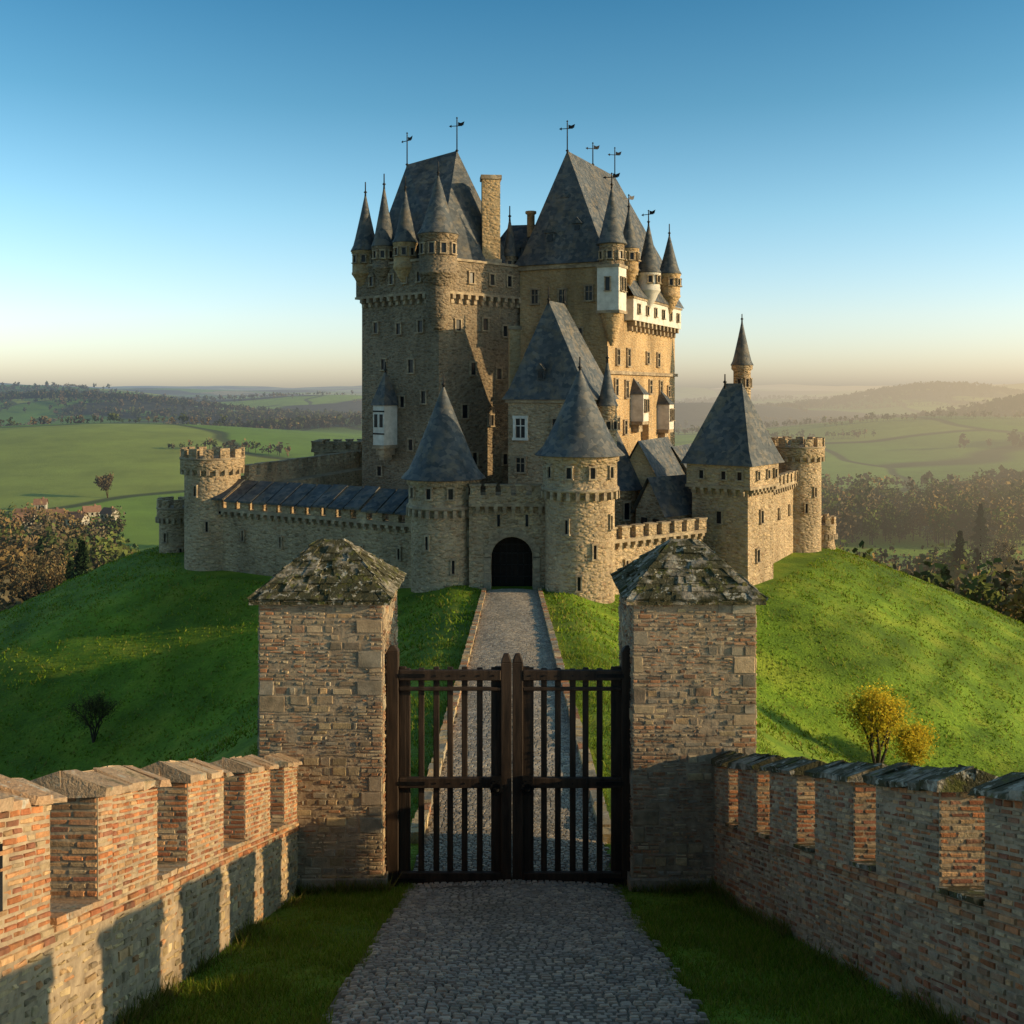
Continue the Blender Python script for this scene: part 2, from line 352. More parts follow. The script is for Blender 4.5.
def slope_z(y): return float(zp(y))
def front_wall(name,xf,sgn,merl,cop,y0,y1,copm):
    """xf(y): x of the inner face; sgn -1 west wall, +1 east wall"""
    par=empty(name); core=MB(); st=Stones(); cp=Stones(); T=.55
    SILL=1.12; TOP=2.05
    def pt(y,out,z): 
        return (xf(y)+sgn*out,y,slope_z(y)+z)
    def seg(ya,yb,z0,z1,mat=0):
        b=[pt(ya,0.0,z0),pt(ya,T,z0),pt(yb,T,z0),pt(yb,0,z0)]; t=[pt(ya,0,z1),pt(ya,T,z1),pt(yb,T,z1),pt(yb,0,z1)]
        core.hexa(b,t,mat)
    ys=[y0]
    for k in PY:
        if y0<k<y1: ys.append(k)
    ys.append(y1)
    for a,b in zip(ys[:-1],ys[1:]):
        seg(a,b,-1.6,SILL)
        A=np.array(pt(a,-.0,-.3));B=np.array(pt(b,-.0,-.3)); L=np.linalg.norm(B-A)
        U=(B-A)/L; O=A
        if np.cross(U,(0,0,1))[0]*(-sgn)<0: U=-U; O=B
        if sgn<0: st.panel(O,U,(0,0,1),L,SILL+.3-.16,(.06,.13),(.09,.26),RUB+RUB+BRICK[3:5],gap=.028,dep=(-.004,.024),jit=.016)
        else: st.panel(O,U,(0,0,1),L,SILL+.3-.16,(.055,.09),(.12,.26),PILB+BRICK,gap=.018,dep=(.0,.022),jit=.009)
        O2=O+np.array((0,0,SILL+.3-.16)); st.panel(O2,U,(0,0,1),L,.15,(.07,.08),(.2,.26),BRICK,gap=.01,dep=(.012,.03),jit=.004)
    def runs(segs):
        out=[]
        for a,b in segs:
            c=[a]+[k for k in PY if a<k<b]+[b]
            out+=list(zip(c[:-1],c[1:]))
        return out
    for (a,b) in merl:
        for (p,q) in runs([(a,b)]):
            seg(p,q,SILL,TOP)
            A=np.array(pt(p,0,SILL));B=np.array(pt(q,0,SILL)); L=np.linalg.norm(B-A); U=(B-A)/L;O=A
            if np.cross(U,(0,0,1))[0]*(-sgn)<0: U=-U;O=B
            mid=L*.5
            st.panel(O,U,(0,0,1),L,TOP-SILL,(.055,.068),(.13,.22),BRICK if sgn<0 else BRICK+PILB[3:7],gap=.013,dep=(.002,.016),jit=.006,
                     holes=(lambda u,v:abs(u-mid)<.06 and .25<v<.68) if (sgn<0 and b<9) else None)
        for yy,dr in((a,-1),(b,1)):
            U=np.array((1 if dr<0 else -1,0,0.)); 
            O=np.array((min(pt(yy,0,0)[0],pt(yy,T,0)[0]) if dr<0 else max(pt(yy,0,0)[0],pt(yy,T,0)[0]),yy,slope_z(yy)+SILL))
            st.panel(O,U,(0,0,1),T,TOP-SILL,(.055,.068),(.13,.24),BRICK,gap=.013,dep=(.002,.016),jit=.006)
        ym=(a+b)/2
        if sgn<0 and b<9: core.hexa([pt(ym-.04,-.006,SILL+.22),pt(ym-.04,.05,SILL+.22),pt(ym+.04,.05,SILL+.22),pt(ym+.04,-.006,SILL+.22)],
                  [pt(ym-.04,-.006,SILL+.7),pt(ym-.04,.05,SILL+.7),pt(ym+.04,.05,SILL+.7),pt(ym+.04,-.006,SILL+.7)],1)
        n=max(2,int((b-a)/.24)); y=a-.09; step=(b-a+.18)/n; ov=.09
        for i in range(n):
            p,q=y+i*step+.004,y+(i+1)*step-.004; c=R.choice(cop); dz=R.uniform(-.018,.022)
            for side in(0,1):
                o0,o1=(-ov+R.uniform(-.03,.03),T/2) if side==0 else (T+ov,T/2)
                e=.065+dz; rr=.20+dz
                bs=[pt(p,o0,TOP),pt(p,o1,TOP),pt(q,o1,TOP),pt(q,o0,TOP)]
                ts=[pt(p,o0,TOP+e),pt(p,o1,TOP+rr),pt(q,o1,TOP+rr),pt(q,o0,TOP+e)]
                cp.block(bs,ts,c,.016)
    m=sorted(merl); gaps=[(m[i][1],m[i+1][0]) for i in range(len(m)-1)]
    if m[0][0]>y0: gaps.append((y0,m[0][0]))
    for a,b in gaps:
        n=max(1,int((b-a)/.2)); step=(b-a)/n
        for i in range(n):
            p,q=a+i*step+.006,a+(i+1)*step-.006
            cp.block([pt(p,-.05,SILL+.002),pt(p,T+.04,SILL+.002),pt(q,T+.04,SILL+.002),pt(q,-.05,SILL+.002)],
                     [pt(p,-.05,SILL+.05),pt(p,T+.04,SILL+.06),pt(q,T+.04,SILL+.06),pt(q,-.05,SILL+.05)],R.choice(cop+BRICK[3:5]),.006)
    core.obj('wall_core',[M_mortar,M_dark],par); st.obj('wall_stones',M_brick,par); cp.obj('coping',copm,par)
front_wall('battlement_wall',lambda y:-3.52,-1,[(3.6,5.1),(6.1,7.62),(8.5,9.92),(10.85,12.2),(13.2,14.55),(15.45,16.38)],COPL,1.5,16.4,M_cop)
front_wall('battlement_wall',lambda y:3.32+(16.4-y)*.085,1,[(4.6,6.0),(7.1,8.45),(9.2,10.5),(11.05,12.15),(12.75,13.75),(14.3,15.15),(15.65,16.38)],COPR,1.5,16.4,M_cap)

def pillar(x0,x1,y0,y1,sgn):
    par=empty('gate_pillar'); core=MB(); st=Stones(); cp=Stones(); zb,zt=-.5,4.70
    core.prism([(x0,y0),(x1,y0),(x1,y1),(x0,y1)],zb,zt)
    faces=[((x0,y0),(1,0),x1-x0),((x1,y0),(0,1),y1-y0),((x1,y1),(-1,0),x1-x0),((x0,y1),(0,-1),y1-y0)]
    for (o,u,L) in faces:
        O=np.array((o[0],o[1],zb)); U=np.array((u[0],u[1],0.))
        z=zb;k=0
        q0=[];
        while z<zt-.01:
            h=min(R.uniform(.14,.30),zt-z); q0.append((z-zb,z-zb+h,R.uniform(.36,.46) if k%2 else R.uniform(.16,.26),R.uniform(.16,.26) if k%2 else R.uniform(.36,.46))); z+=h;k+=1
        for a,b,l,r in q0:
            if R.random()<.4: st.panel(O+np.array((0,0,a)),U,(0,0,1),l,b-a,(b-a,b-a+.001),(l,l+.001),GREY+PILB[3:7],gap=.016,dep=(.012,.028),jit=.012)
            else: st.panel(O+np.array((0,0,a)),U,(0,0,1),l,b-a,(.05,.075),(.12,.24),PILB,gap=.016,dep=(.008,.025),jit=.006)
            rq=R.random()<.5
            st.panel(O+U*(L-r)+np.array((0,0,a)),U,(0,0,1),r,b-a,(b-a,b-a+.001) if rq else (.05,.075),(r,r+.001) if rq else (.12,.24),(GREY+PILB[3:7]) if rq else PILB,gap=.016,dep=(.012,.028),jit=.01)
            # infill is laid in short patches so the courses do not run straight across
            u0=l
            while u0<L-r-.02:
                wd=R.uniform(.3,.75); wd=min(wd,L-r-u0)
                if L-r-u0-wd<.15: wd=L-r-u0
                big=R.random()<.35
                st.panel(O+U*u0+np.array((0,0,a)),U,(0,0,1),wd,b-a,(.09,.15) if big else (.045,.08),(.12,.34) if big else (.08,.24),(PILB[3:]+GREY+RUB) if big else (PILB+PILB+GREY),gap=.024,dep=(-.004,.028),jit=.013)
                u0+=wd
    ex=.13; X0,X1,Y0,Y1=x0-ex,x1+ex,y0-ex,y1+ex; zc=zt; NS=9
    for i in range(NS):
        for j in range(NS):
            if 0<i<NS-1 and 0<j<NS-1: continue
            a,b=X0+(X1-X0)*i/NS,X0+(X1-X0)*(i+1)/NS; c,d=Y0+(Y1-Y0)*j/NS,Y0+(Y1-Y0)*(j+1)/NS; t=R.uniform(.09,.12)
            cp.block([(a+.004,c+.004,zc+.003),(b-.004,c+.004,zc+.003),(b-.004,d-.004,zc+.003),(a+.004,d-.004,zc+.003)],
                     [(a+.004,c+.004,zc+t),(b-.004,c+.004,zc+t),(b-.004,d-.004,zc+t),(a+.004,d-.004,zc+t)],R.choice(COPR+PILB[3:5]),.010)
    xm=(x0+x1)/2; ym=(y0+y1)/2; zr=zc+.88; rl=.22
    rv=[(X0,Y0,zc+.06),(X1,Y0,zc+.06),(X1,Y1,zc+.06),(X0,Y1,zc+.06),(xm-rl,ym,zr),(xm+rl,ym,zr)]
    core.add(rv,[[0,1,5,4],[1,2,5],[2,3,4,5],[3,0,4]],0)
    def slope(p0,p1,q0,q1,n):
        p0,p1,q0,q1=[np.array(p,float) for p in(p0,p1,q0,q1)]
        nn=np.cross(p1-p0,q0-p0); nn/=np.linalg.norm(nn)
        for r in range(n):
            a0,b0=p0+(q0-p0)*r/n,p1+(q1-p1)*r/n; r2=min(1.0,(r+1.12)/n); a1,b1=p0+(q0-p0)*r2,p1+(q1-p1)*r2
            L=np.linalg.norm(b0-a0); m=max(1,int(L/.19)); cuts=[0]+sorted((i+R.uniform(-.3,.3))/m for i in range(1,m))+[1]
            for s,t in zip(cuts[:-1],cuts[1:]):
                th=R.uniform(.010,.045); P=[a0+(b0-a0)*s,a0+(b0-a0)*t,a1+(b1-a1)*t,a1+(b1-a1)*s]
                cp.block([tuple(p+nn*.0) for p in P],[tuple(P[0]+nn*(th+.02)),tuple(P[1]+nn*(th+.02)),tuple(P[2]+nn*th),tuple(P[3]+nn*th)],R.choice(COPR),.014)
    slope(rv[0],rv[1],rv[4],rv[5],8); slope(rv[2],rv[3],rv[5],rv[4],8)
    slope(rv[1],rv[2],rv[5],rv[5],8); slope(rv[3],rv[0],rv[4],rv[4],8)
    for i in range(150):  # moss cushions growing on the cap
        px=R.uniform(X0+.1,X1-.1); py=R.uniform(Y0+.1,Y1-.1); kk=max((abs(px-xm)-rl)/(X1-xm-rl),abs(py-ym)/(Y1-ym),0); pz=zr-.01-(zr-zc-.06)*kk
        s=R.uniform(.02,.06); c=R.choice([(.09,.10,.025),(.13,.115,.04),(.06,.07,.02),(.3,.26,.2),(.16,.14,.06)])
        b=[(px-s,py-s,pz-.05),(px+s,py-s,pz-.05),(px+s,py+s,pz-.05),(px-s,py+s,pz-.05)]; tt=[(x*.6+px*.4,y*.6+py*.4,pz+.03+s*.6) for x,y,_ in b]
        cp.block(b,tt,c,.014)
    for (o,u,L) in faces[:2]+faces[3:]:
        O=np.array((o[0],o[1],-.3)); nrm=np.array((u[1],-u[0],0.)); st.panel(O+nrm*.06-np.array((u[0],u[1],0))*.06,np.array((u[0],u[1],0.)),(0,0,1),L+.12,.52,(.2,.27),(.3,.55),GREY,gap=.02,dep=(.0,.03),jit=.012)
    core.prism([(x0-.06,y0-.06),(x1+.06,y0-.06),(x1+.06,y1+.06),(x0-.06,y1+.06)],-.6,.2)
    core.obj('pillar_core',[M_mortar],par); st.obj('pillar_stones',M_brick,par); cp.obj('cap_stones',M_cap,par)
pillar(-4.15,-2.12,16.4,18.4,-1); pillar(1.98,4.00,16.4,18.4,1)

# ------------------------------------------------------------ gate
def gate():
    par=empty('wooden_gate'); mb=MB(); yb=16.72; ir=MB()
    for x in(-1.99,1.93): 
        mb.box((x,yb,1.85),(.2,.2,4.0)); mb.prism([(x-.1,yb-.1),(x+.1,yb-.1),(x+.1,yb+.1),(x-.1,yb+.1)],3.85,3.93,0,[(x-.03,yb-.03),(x+.03,yb-.03),(x+.03,yb+.03),(x-.03,yb+.03)])
    for x in(-.095,.095):
        mb.box((x,yb-.01,1.82),(.18,.15,3.68)); mb.prism([(x-.09,yb-.085),(x+.09,yb-.085),(x+.09,yb+.065),(x-.09,yb+.065)],3.66,3.80,0,[(x-.04,yb-.05),(x+.04,yb-.05),(x+.04,yb+.03),(x-.04,yb+.03)])
    for xa,xb in((-1.88,-.185),(.185,1.83)):
        c=(xa+xb)/2;w=xb-xa
        for z,h in((3.45,.17),(1.66,.17),(.05,.24)): mb.box((c,yb-.05,z),(w,.09,h))
        mb.box((c,yb-.05,3.22),(w,.06,.06))
        for i in range(7):
            x=xa+w*(i+.5)/7; j=R.uniform(-.012,.012)
            mb.box((x+j,yb+.035,1.77+R.uniform(-.02,.02)),(.10,.055,3.56),R.uniform(-.05,.05))
        for x in(xa+.05,xb-.05): mb.box((x,yb+.035,1.77),(.12,.058,3.6))
        for z in(3.45,1.66,.05):
            for i in range(7): ir.box((xa+w*(i+.5)/7,yb-.1,z),(.025,.015,.025))
        sx=-1 if xa<0 else 1
        for z in(3.45,1.66,.05): ir.box((xa+.2 if sx<0 else xb-.2,yb-.1,z),(.46,.012,.06))
    for x in(-.26,.26):
        ir.box((x,yb-.115,1.66),(.17,.04,.26)); ir.lathe(x,yb-.15,[(.05,1.56),(.05,1.6)],10)
        for a in range(12):
            t0=a/12*2*math.pi; ir.box((x+.09*math.cos(t0),yb-.15,1.6+.10*math.sin(t0)),(.04,.03,.04))
    mb.obj('timber',[M_wood],par).modifiers.new('b','BEVEL').width=.012
    ir.obj('ironwork',[M_iron],par)
gate()

# ------------------------------------------------------------ cobbled path with kerbs
def path():
    V=[];Fq=[];C=[]; y=4.0; row=0; hw=1.68
    while y<66.9:
        m=1 if y<24 else 1.5
        l=R.uniform(.075,.10)*m; x=-hw+R.uniform(-.07,.07); xe=hw+R.uniform(-.06,.06)
        while x<xe:
            w=R.uniform(.08,.135)*m; g=.004
            a,b,c,d=x+g,x+w-g,y+g,y+l-g; k=R.uniform(.65,1.3); base=R.choice([(.36,.30,.235),(.41,.335,.255),(.31,.265,.215),(.45,.355,.255)])
            bow=lambda xx:.06*(1-(xx/hw)**2)
            o=len(V); hh=R.uniform(.0,.012)
            j=lambda:R.uniform(-.006,.006)
            sw=lambda xx:.05*math.sin(xx*2.3+y*.4)
            for (xx,yy) in((a,c),(b,c),(b,d),(a,d)): V.append((xx,yy+sw(xx),float(zp(yy))+bow(xx)))
            i=.16
            for (xx,yy) in((a+(b-a)*i,c+(d-c)*i),(b-(b-a)*i,c+(d-c)*i),(b-(b-a)*i,d-(d-c)*i),(a+(b-a)*i,d-(d-c)*i)): V.append((xx+j(),yy+j()+sw(xx),float(zp(yy))+bow(xx)+.022+hh))
            Fq+=[[o+4,o+5,o+6,o+7],[o,o+1,o+5,o+4],[o+1,o+2,o+6,o+5],[o+2,o+3,o+7,o+6],[o+3,o,o+4,o+7]]
            C+=[tuple(q*k for q in base)]*8; x+=w
        y+=l;row+=1
    par=empty('cobblestone_path'); np_mesh('cobbles',V,Fq,[M_cob],np.array(C),par)
    mb=MB()
    yy=np.linspace(-1,67,137)
    vs=[];fs=[]
    for i,q in enumerate(yy):
        for k in range(5):
            x=-1.72+3.44*k/4; vs.append((x,q,float(zp(q))+.06*(1-(x/1.72)**2)+.006))
    for i in range(len(yy)-1):
        for k in range(4): o=i*5+k; fs.append([o,o+1,o+6,o+5])
    mb.add(vs,fs,0); mb.obj('bed',[simple('path_earth',(.11,.09,.065),(.20,.165,.12),8,.95,.6,.02)],par)
    kb=Stones(); 
    for sx in(-1,1):
        y=19.0
        while y<66.5:
            l=R.uniform(.3,.6); x0,x1=sx*1.70,sx*1.96; a,b=min(x0,x1),max(x0,x1); z0,z1=float(zp(y)),float(zp(y+l)); t=.20+R.uniform(-.04,.03)
            kb.block([(a,y,z0-.2),(b,y,z0-.2),(b,y+l-.02,z1-.2),(a,y+l-.02,z1-.2)],[(a,y,z0+t),(b,y,z0+t),(b,y+l-.02,z1+t),(a,y+l-.02,z1+t)],R.choice(RUB+GREY+PILB[:2]),.02)
            y+=l
    kb.obj('kerb',M_cop,par)
path()

# ------------------------------------------------------------ grass
def grass(name,n,gen,h,w,seed,pal,parent=None,mat=None,thin=1,gain=1):
    rg=np.random.default_rng(seed); x,y=gen(rg,n); z=H(x,y)-.03; n=len(x)
    cl=wob(x,y,.7,3)+wob(x,y,.23,1)*.7
    keep=rg.random(n)<np.clip(.72+cl*.6,0.1,1); x,y,z,cl=x[keep],y[keep],z[keep],cl[keep]; n=len(x)
    hh=h*rg.uniform(.45,1.3,n)*(1+.4*cl); ww=w*rg.uniform(.6,1.4,n); a=rg.uniform(0,2*np.pi,n); lean=rg.normal(0,.5,(n,2))
    dx,dy=np.cos(a)*ww/2,np.sin(a)*ww/2
    V=np.empty((n,3,3)); V[:,0]=np.stack([x-dx,y-dy,z],-1); V[:,1]=np.stack([x+dx,y+dy,z],-1)
    V[:,2]=np.stack([x+lean[:,0]*hh,y+lean[:,1]*hh,z+hh],-1)
    pal=np.array(pal); c=gain*pal[rg.integers(0,len(pal),n)]*rg.uniform(.7,1.3,(n,1))*(1+.25*wob(x,y,3.1,7)+.18*wob(x,y,.9,2))[:,None]
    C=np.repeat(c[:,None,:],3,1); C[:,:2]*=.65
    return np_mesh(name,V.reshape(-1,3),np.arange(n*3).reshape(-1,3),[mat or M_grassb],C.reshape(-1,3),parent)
GP=[(.14,.22,.016),(.18,.27,.02),(.23,.31,.03),(.28,.29,.045),(.12,.18,.016),(.27,.25,.06)]
gpar=empty('grass')
def g1(rg,n):
    y=rg.uniform(7,17.5,n); s=rg.choice([-1,1],n); lim=np.where(s<0,3.5,3.32+(16.4-y)*.085)
    edge=1.66+.12*wob(y,s*7,.31,2)
    x=s*(edge+(lim-edge)*rg.random(n)**1.1); k=~((y>16.35)&(np.abs(x)>1.9)); return x[k],y[k]
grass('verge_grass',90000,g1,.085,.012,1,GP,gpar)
def g1b(rg,n):
    y=rg.uniform(7,16.35,n); s=rg.choice([-1,1],n); lim=np.where(s<0,3.5,3.32+(16.4-y)*.085)
    x=s*(lim-np.abs(rg.normal(0,.09,n))); k=wob(x*3,y,.35,4)>-.1; return x[k],y[k]
grass('wall_foot_weeds',9000,g1b,.20,.018,6,[(.13,.17,.02),(.20,.20,.04),(.26,.22,.07)],gpar)
def g1c(rg,n):
    x=rg.choice([-1,1],n)*rg.uniform(1.95,4.2,n); y=16.32-np.abs(rg.normal(0,.08,n)); return x,y
grass('pillar_foot_weeds',3000,g1c,.20,.018,8,[(.13,.17,.02),(.20,.20,.04),(.26,.22,.07)],gpar)
def g2(rg,n):
    y=17+28*rg.random(n)**1.3; s=rg.choice([-1,1],n); x=s*(1.98+rg.random(n)*9); return x,y
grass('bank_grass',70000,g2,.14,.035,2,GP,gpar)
def g3(rg,n):
    y=rg.uniform(45,108,n); x=rg.uniform(-56,56,n); k=(pdist(x,y)>.0)&(np.abs(x)>2.0); x,y=x[k],y[k]; return x,y
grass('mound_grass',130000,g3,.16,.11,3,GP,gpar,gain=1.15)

# ------------------------------------------------------------ castle
castle=empty('castle')
def wallf(mb,P,Q,z,t,w,h,mat=GLASS,frame=TRIM,out=.0,cross=False,fw=.14):
    """window on face P->Q (outward to the right-hand side)"""
    dx,dy=Q[0]-P[0],Q[1]-P[1]; L=math.hypot(dx,dy); ux,uy=dx/L,dy/L; nx_,ny_=uy,-ux
    cx,cy=P[0]+dx*t,P[1]+dy*t; a=math.atan2(uy,ux)
    def b(du,z0,ww,hh,dep,off,m): mb.box((cx+ux*du+nx_*(off+out),cy+uy*du+ny_*(off+out),z0),(ww,dep,hh),a,m)
    b(0,z,w,h,.04,.005,mat)
    b(-w/2-fw/2,z,fw,h+.02,.2,.04,frame); b(w/2+fw/2,z,fw,h+.02,.2,.04,frame)
    b(0,z+h/2+fw/2,w+2*fw+.05,fw,.24,.05,frame); b(0,z-h/2-fw/2,w+2*fw+.1,fw*.9,.3,.07,frame)
    if cross: b(0,z,.07,h-.02,.08,.04,frame); b(0,z+h*.12,w-.02,.07,.08,.043,frame)
def rwin(mb,cx,cy,r,ang,z,w,h,frame=TRIM):
    """window on a round tower; ang measured from -Y, + towards +X"""
    a=math.radians(ang)-math.pi/2; px,py=cx+(r-.02)*math.cos(a),cy+(r-.02)*math.sin(a)
    t=(-math.sin(a),math.cos(a)); wallf(mb,(px-t[0]*.5,py-t[1]*.5),(px+t[0]*.5,py+t[1]*.5),z,.5,w,h,frame=frame,fw=.1)
def scale_poly(poly,d):
    n=len(poly);out=[]
    for i in range(n):
        p0,p1,p2=[Vector(poly[k%n]) for k in(i-1,i,i+1)]
        e1=(p1-p0).normalized(); e2=(p2-p1).normalized(); n1=Vector((e1.y,-e1.x)); n2=Vector((e2.y,-e2.x))
        b=(n1+n2); b/=max(.3,b.length_squared/2) ; out.append(tuple(p1+b*d))
    return out
def corbels(mb,P,Q,z,h=.45,sp=.75,w=.3,dep=.45,mat=TRIM):
    dx,dy=Q[0]-P[0],Q[1]-P[1]; L=math.hypot(dx,dy); ux,uy=dx/L,dy/L; nx_,ny_=uy,-ux; n=max(2,int(L/sp)); a=math.atan2(uy,ux)
    for i in range(n):
        t=(i+.5)/n; mb.box((P[0]+dx*t+nx_*dep*.4,P[1]+dy*t+ny_*dep*.4,z-h*.25),(w,dep,h*.5),a,mat)
        mb.box((P[0]+dx*t+nx_*dep*.2,P[1]+dy*t+ny_*dep*.2,z-h*.75),(w*.9,dep*.6,h*.5),a,mat)
def rcorbels(mb,cx,cy,r,z,n=20,h=.4,w=.26,dep=.4,mat=TRIM):
    for i in range(n):
        a=2*math.pi*i/n; ca,sa=math.cos(a),math.sin(a)
        mb.box((cx+(r+dep*.25)*ca,cy+(r+dep*.25)*sa,z-h/2),(dep,w,h),a,mat)
def merlons(mb,P,Q,z,h=.9,w=.9,g=.6,th=.5,mat=STONE,cap=True):
    dx,dy=Q[0]-P[0],Q[1]-P[1]; L=math.hypot(dx,dy); n=max(1,round((L+g)/(w+g))); st=(L+g)/n; ww=st-g; a=math.atan2(dy,dx)
    for i in range(n):
        c=(i*st+ww/2)/L; x,y=P[0]+dx*c,P[1]+dy*c; j=R.uniform(-.05,.05)
        mb.box((x,y,z+h/2),(ww*R.uniform(.94,1.03),th,h+j),a,mat)
        if cap: mb.box((x,y,z+h+.06+j/2),(ww+.12,th+.14,.12),a,TRIM)
def rmerlons(mb,cx,cy,r,z,n=12,h=.8,frac=.6,th=.45,mat=STONE):
    for i in range(n):
        a0=2*math.pi*i/n; a1=a0+2*math.pi/n*frac; pts=[]
        for a in(a0,(a0+a1)/2,a1): pts.append((cx+r*math.cos(a),cy+r*math.sin(a)))
        for a in(a1,(a0+a1)/2,a0): pts.append((cx+(r-th)*math.cos(a),cy+(r-th)*math.sin(a)))
        mb.prism(pts,z,z+h+R.uniform(-.06,.05),mat)
def finial(mb,x,y,z,h=1.6,vane=True):
    mb.lathe(x,y,[(.10,z-.3),(.07,z+.1),(.16,z+.2),(.055,z+.32),(.05,z+h)],8,IRON)
    if vane:
        a=R.uniform(-.7,.7); ca,sa=math.cos(a),math.sin(a); zz=z+h*.8
        mb.box((x,y,zz),(1.0,.04,.06),a,IRON)
        mb.add([(x+.1*ca,y+.1*sa,zz+.03),(x+.6*ca,y+.6*sa,zz+.03),(x+.7*ca,y+.7*sa,zz+.38),(x+.35*ca,y+.35*sa,zz+.25),(x+.1*ca,y+.1*sa,zz+.34)],[[0,1,2,3,4]],IRON)
        mb.add([(x-.5*ca,y-.5*sa,zz+.14),(x-.75*ca,y-.75*sa,zz),(x-.5*ca,y-.5*sa,zz-.14)],[[0,1,2]],IRON)
        mb.lathe(x,y,[(0,z+h),(.10,z+h+.1),(0,z+h+.22)],8,IRON)
def cone(mb,cx,cy,z0,z1,r,n=28,vane=True,fh=1.2):
    h=z1-z0; mb.lathe(cx,cy,[(r*.9,z0-.06),(r*1.13,z0-.04),(r*1.12,z0+.02),(r*.93,z0+h*.09),(r*.78,z0+h*.22),(r*.40,z0+h*.6),(.03,z1)],n,SLATE)
    finial(mb,cx,cy,z1-.1,fh,vane)
def bart(mb,cx,cy,zb,z0,z1,r,mat=KEEP,n=24,wins=(-40,0,40),fh=1.1,vane=False):
    mb.lathe(cx,cy,[(.15,zb-r*1.5),(r*.55,zb-r*.8),(r*.6,zb-r*.75),(r*.8,zb-r*.3),(r*.83,zb-r*.25),(r,zb),(r*1.04,zb+.05),(r*1.04,zb+.2),(r,zb+.22),(r,z0-.25),(r*1.07,z0-.2),(r*1.07,z0)],n,mat)
    for a in wins: rwin(mb,cx,cy,r,a,zb+(z0-zb)*.62,.32 if r<1.3 else .4,.6 if r<1.3 else .8)
    cone(mb,cx,cy,z0,z1,r,n,vane,fh)

# --- keep: west tower
k=MB(); A,B,C,D=(-13.2,88),(-6,82),(.7,88),(-6,95); P1=[A,B,C,D]; P1o=scale_poly(P1,.35)
k.prism(P1,-8,16.2,KEEP); k.prism(P1o,16.2,18.9,KEEP); k.prism(scale_poly(P1,.5),18.9,19.1,TRIM); k.prism(scale_poly(P1,.42),16.15,16.35,TRIM)
for p,q in((A,B),(B,C),(D,A)): corbels(k,p,q,16.15,.75,.8,.32,.55,TRIM)
rp=[(-12.6,88.2),(-6,82.7),(.1,88.2),(-6,94.4)]; ra=(-4.9,89,29.5); rb=(-9.4,89.6,28.4)
P=[(x,y,19.05) for x,y in rp]
k.add(P+[ra,rb],[[0,1,5],[1,4,5],[1,2,4],[2,3,4],[3,5,4],[3,0,5]],SLATE)
finial(k,ra[0],ra[1],29.3,3.0); finial(k,rb[0],rb[1],28.2,2.9)
for (p,q),lst in {(A,B):[(.2,13.6,.5,.9),(.5,13.4,.5,.9),(.78,13.5,.55,.95),(.3,10.4,.5,.9),(.66,10.2,.6,1.1),(.55,7.2,.5,.9),(.82,7.6,.5,1.0),(.66,3.6,.5,.9),(.25,1.2,.5,.8),(.8,.2,.5,.9),(.18,17.6,.4,.8),(.45,17.6,.4,.8),(.62,17.6,.4,.8),(.8,17.6,.4,.8)],
                   (B,C):[(.22,13.6,.5,.9),(.55,13.8,.55,1.0),(.8,13.3,.5,.9),(.4,10.0,.5,1.0),(.72,9.6,.5,.9),(.3,6.4,.6,1.1),(.62,5.6,.5,.9),(.42,2.4,.5,1),(.8,2.2,.5,.9),(.35,17.6,.45,.9),(.6,17.6,.45,.9),(.82,17.6,.45,.9)]}.items():
    for t,z,w,h in lst:
        o=.35 if z>16 else 0; wallf(k,p,q,z,t,w,h,out=o,fw=.12)
bart(k,-12.9,88,18.3,20.4,25.5,1.15,mat=TAN); bart(k,-11.0,86.0,18.5,20.5,25.8,1.0,mat=KEEP,vane=False); bart(k,-9.0,84.3,18.4,20.6,25.2,.98,mat=TAN)
k.lathe(-6.05,81.9,[(.5,13.2),(.9,14.2),(1.0,15.2),(1.0,17.6)],24,KEEP)
bart(k,-6.05,81.9,17.6,20.9,25.9,1.55,mat=KEEP,wins=(-50,-15,20,55)); bart(k,-8.6,91.8,19,22.2,27.0,.9)
k.box((-1.85,87,20.5),(1.55,1.3,12),.1,TAN); k.box((-1.85,87,26.6),(1.8,1.5,.35),.1,TRIM); k.box((-1.85,87,19.3),(1.8,1.5,.4),.1,TRIM)
def dormer(mb,x,y,z,w=.8,h=1.0,a=0.0,dep=1.6):
    ca,sa=math.cos(a),math.sin(a); f=lambda u,v:(x+u*ca-v*sa,y+u*sa+v*ca)
    mb.prism([f(-w/2,0),f(w/2,0),f(w/2,dep),f(-w/2,dep)],z,z+h,SLATE)
    e=.12; p=[f(-w/2-e,-.15),f(w/2+e,-.15),f(w/2+e,dep),f(-w/2-e,dep),f(0,-.15),f(0,dep)]
    mb.add([(*p[0],z+h),(*p[1],z+h),(*p[2],z+h),(*p[3],z+h),(*p[4],z+h+w*.8),(*p[5],z+h+w*.8)],[[0,1,4],[1,2,5,4],[3,0,4,5],[2,3,5]],SLATE)
    c=f(0,-.02); mb.box((*c,z+h*.5),(w*.6,.06,h*.7),a,GLASS)
ox,oy=-10.75,85.0; ux,uy=(B[0]-A[0]),(B[1]-A[1]); L=math.hypot(ux,uy); ux/=L;uy/=L; oa=math.atan2(uy,ux)
k.box((ox,oy,5.2),(1.35,1.6,3.4),oa,WHITE); k.box((ox,oy,3.4),(1.5,1.8,.3),oa,TRIM); k.box((ox,oy,3.0),(1.0,1.3,.6),oa,TRIM); k.box((ox,oy,2.5),(.6,.9,.5),oa,TRIM)
f=lambda u,v,z:(ox+u*ux+v*uy,oy+u*uy-v*ux,z)
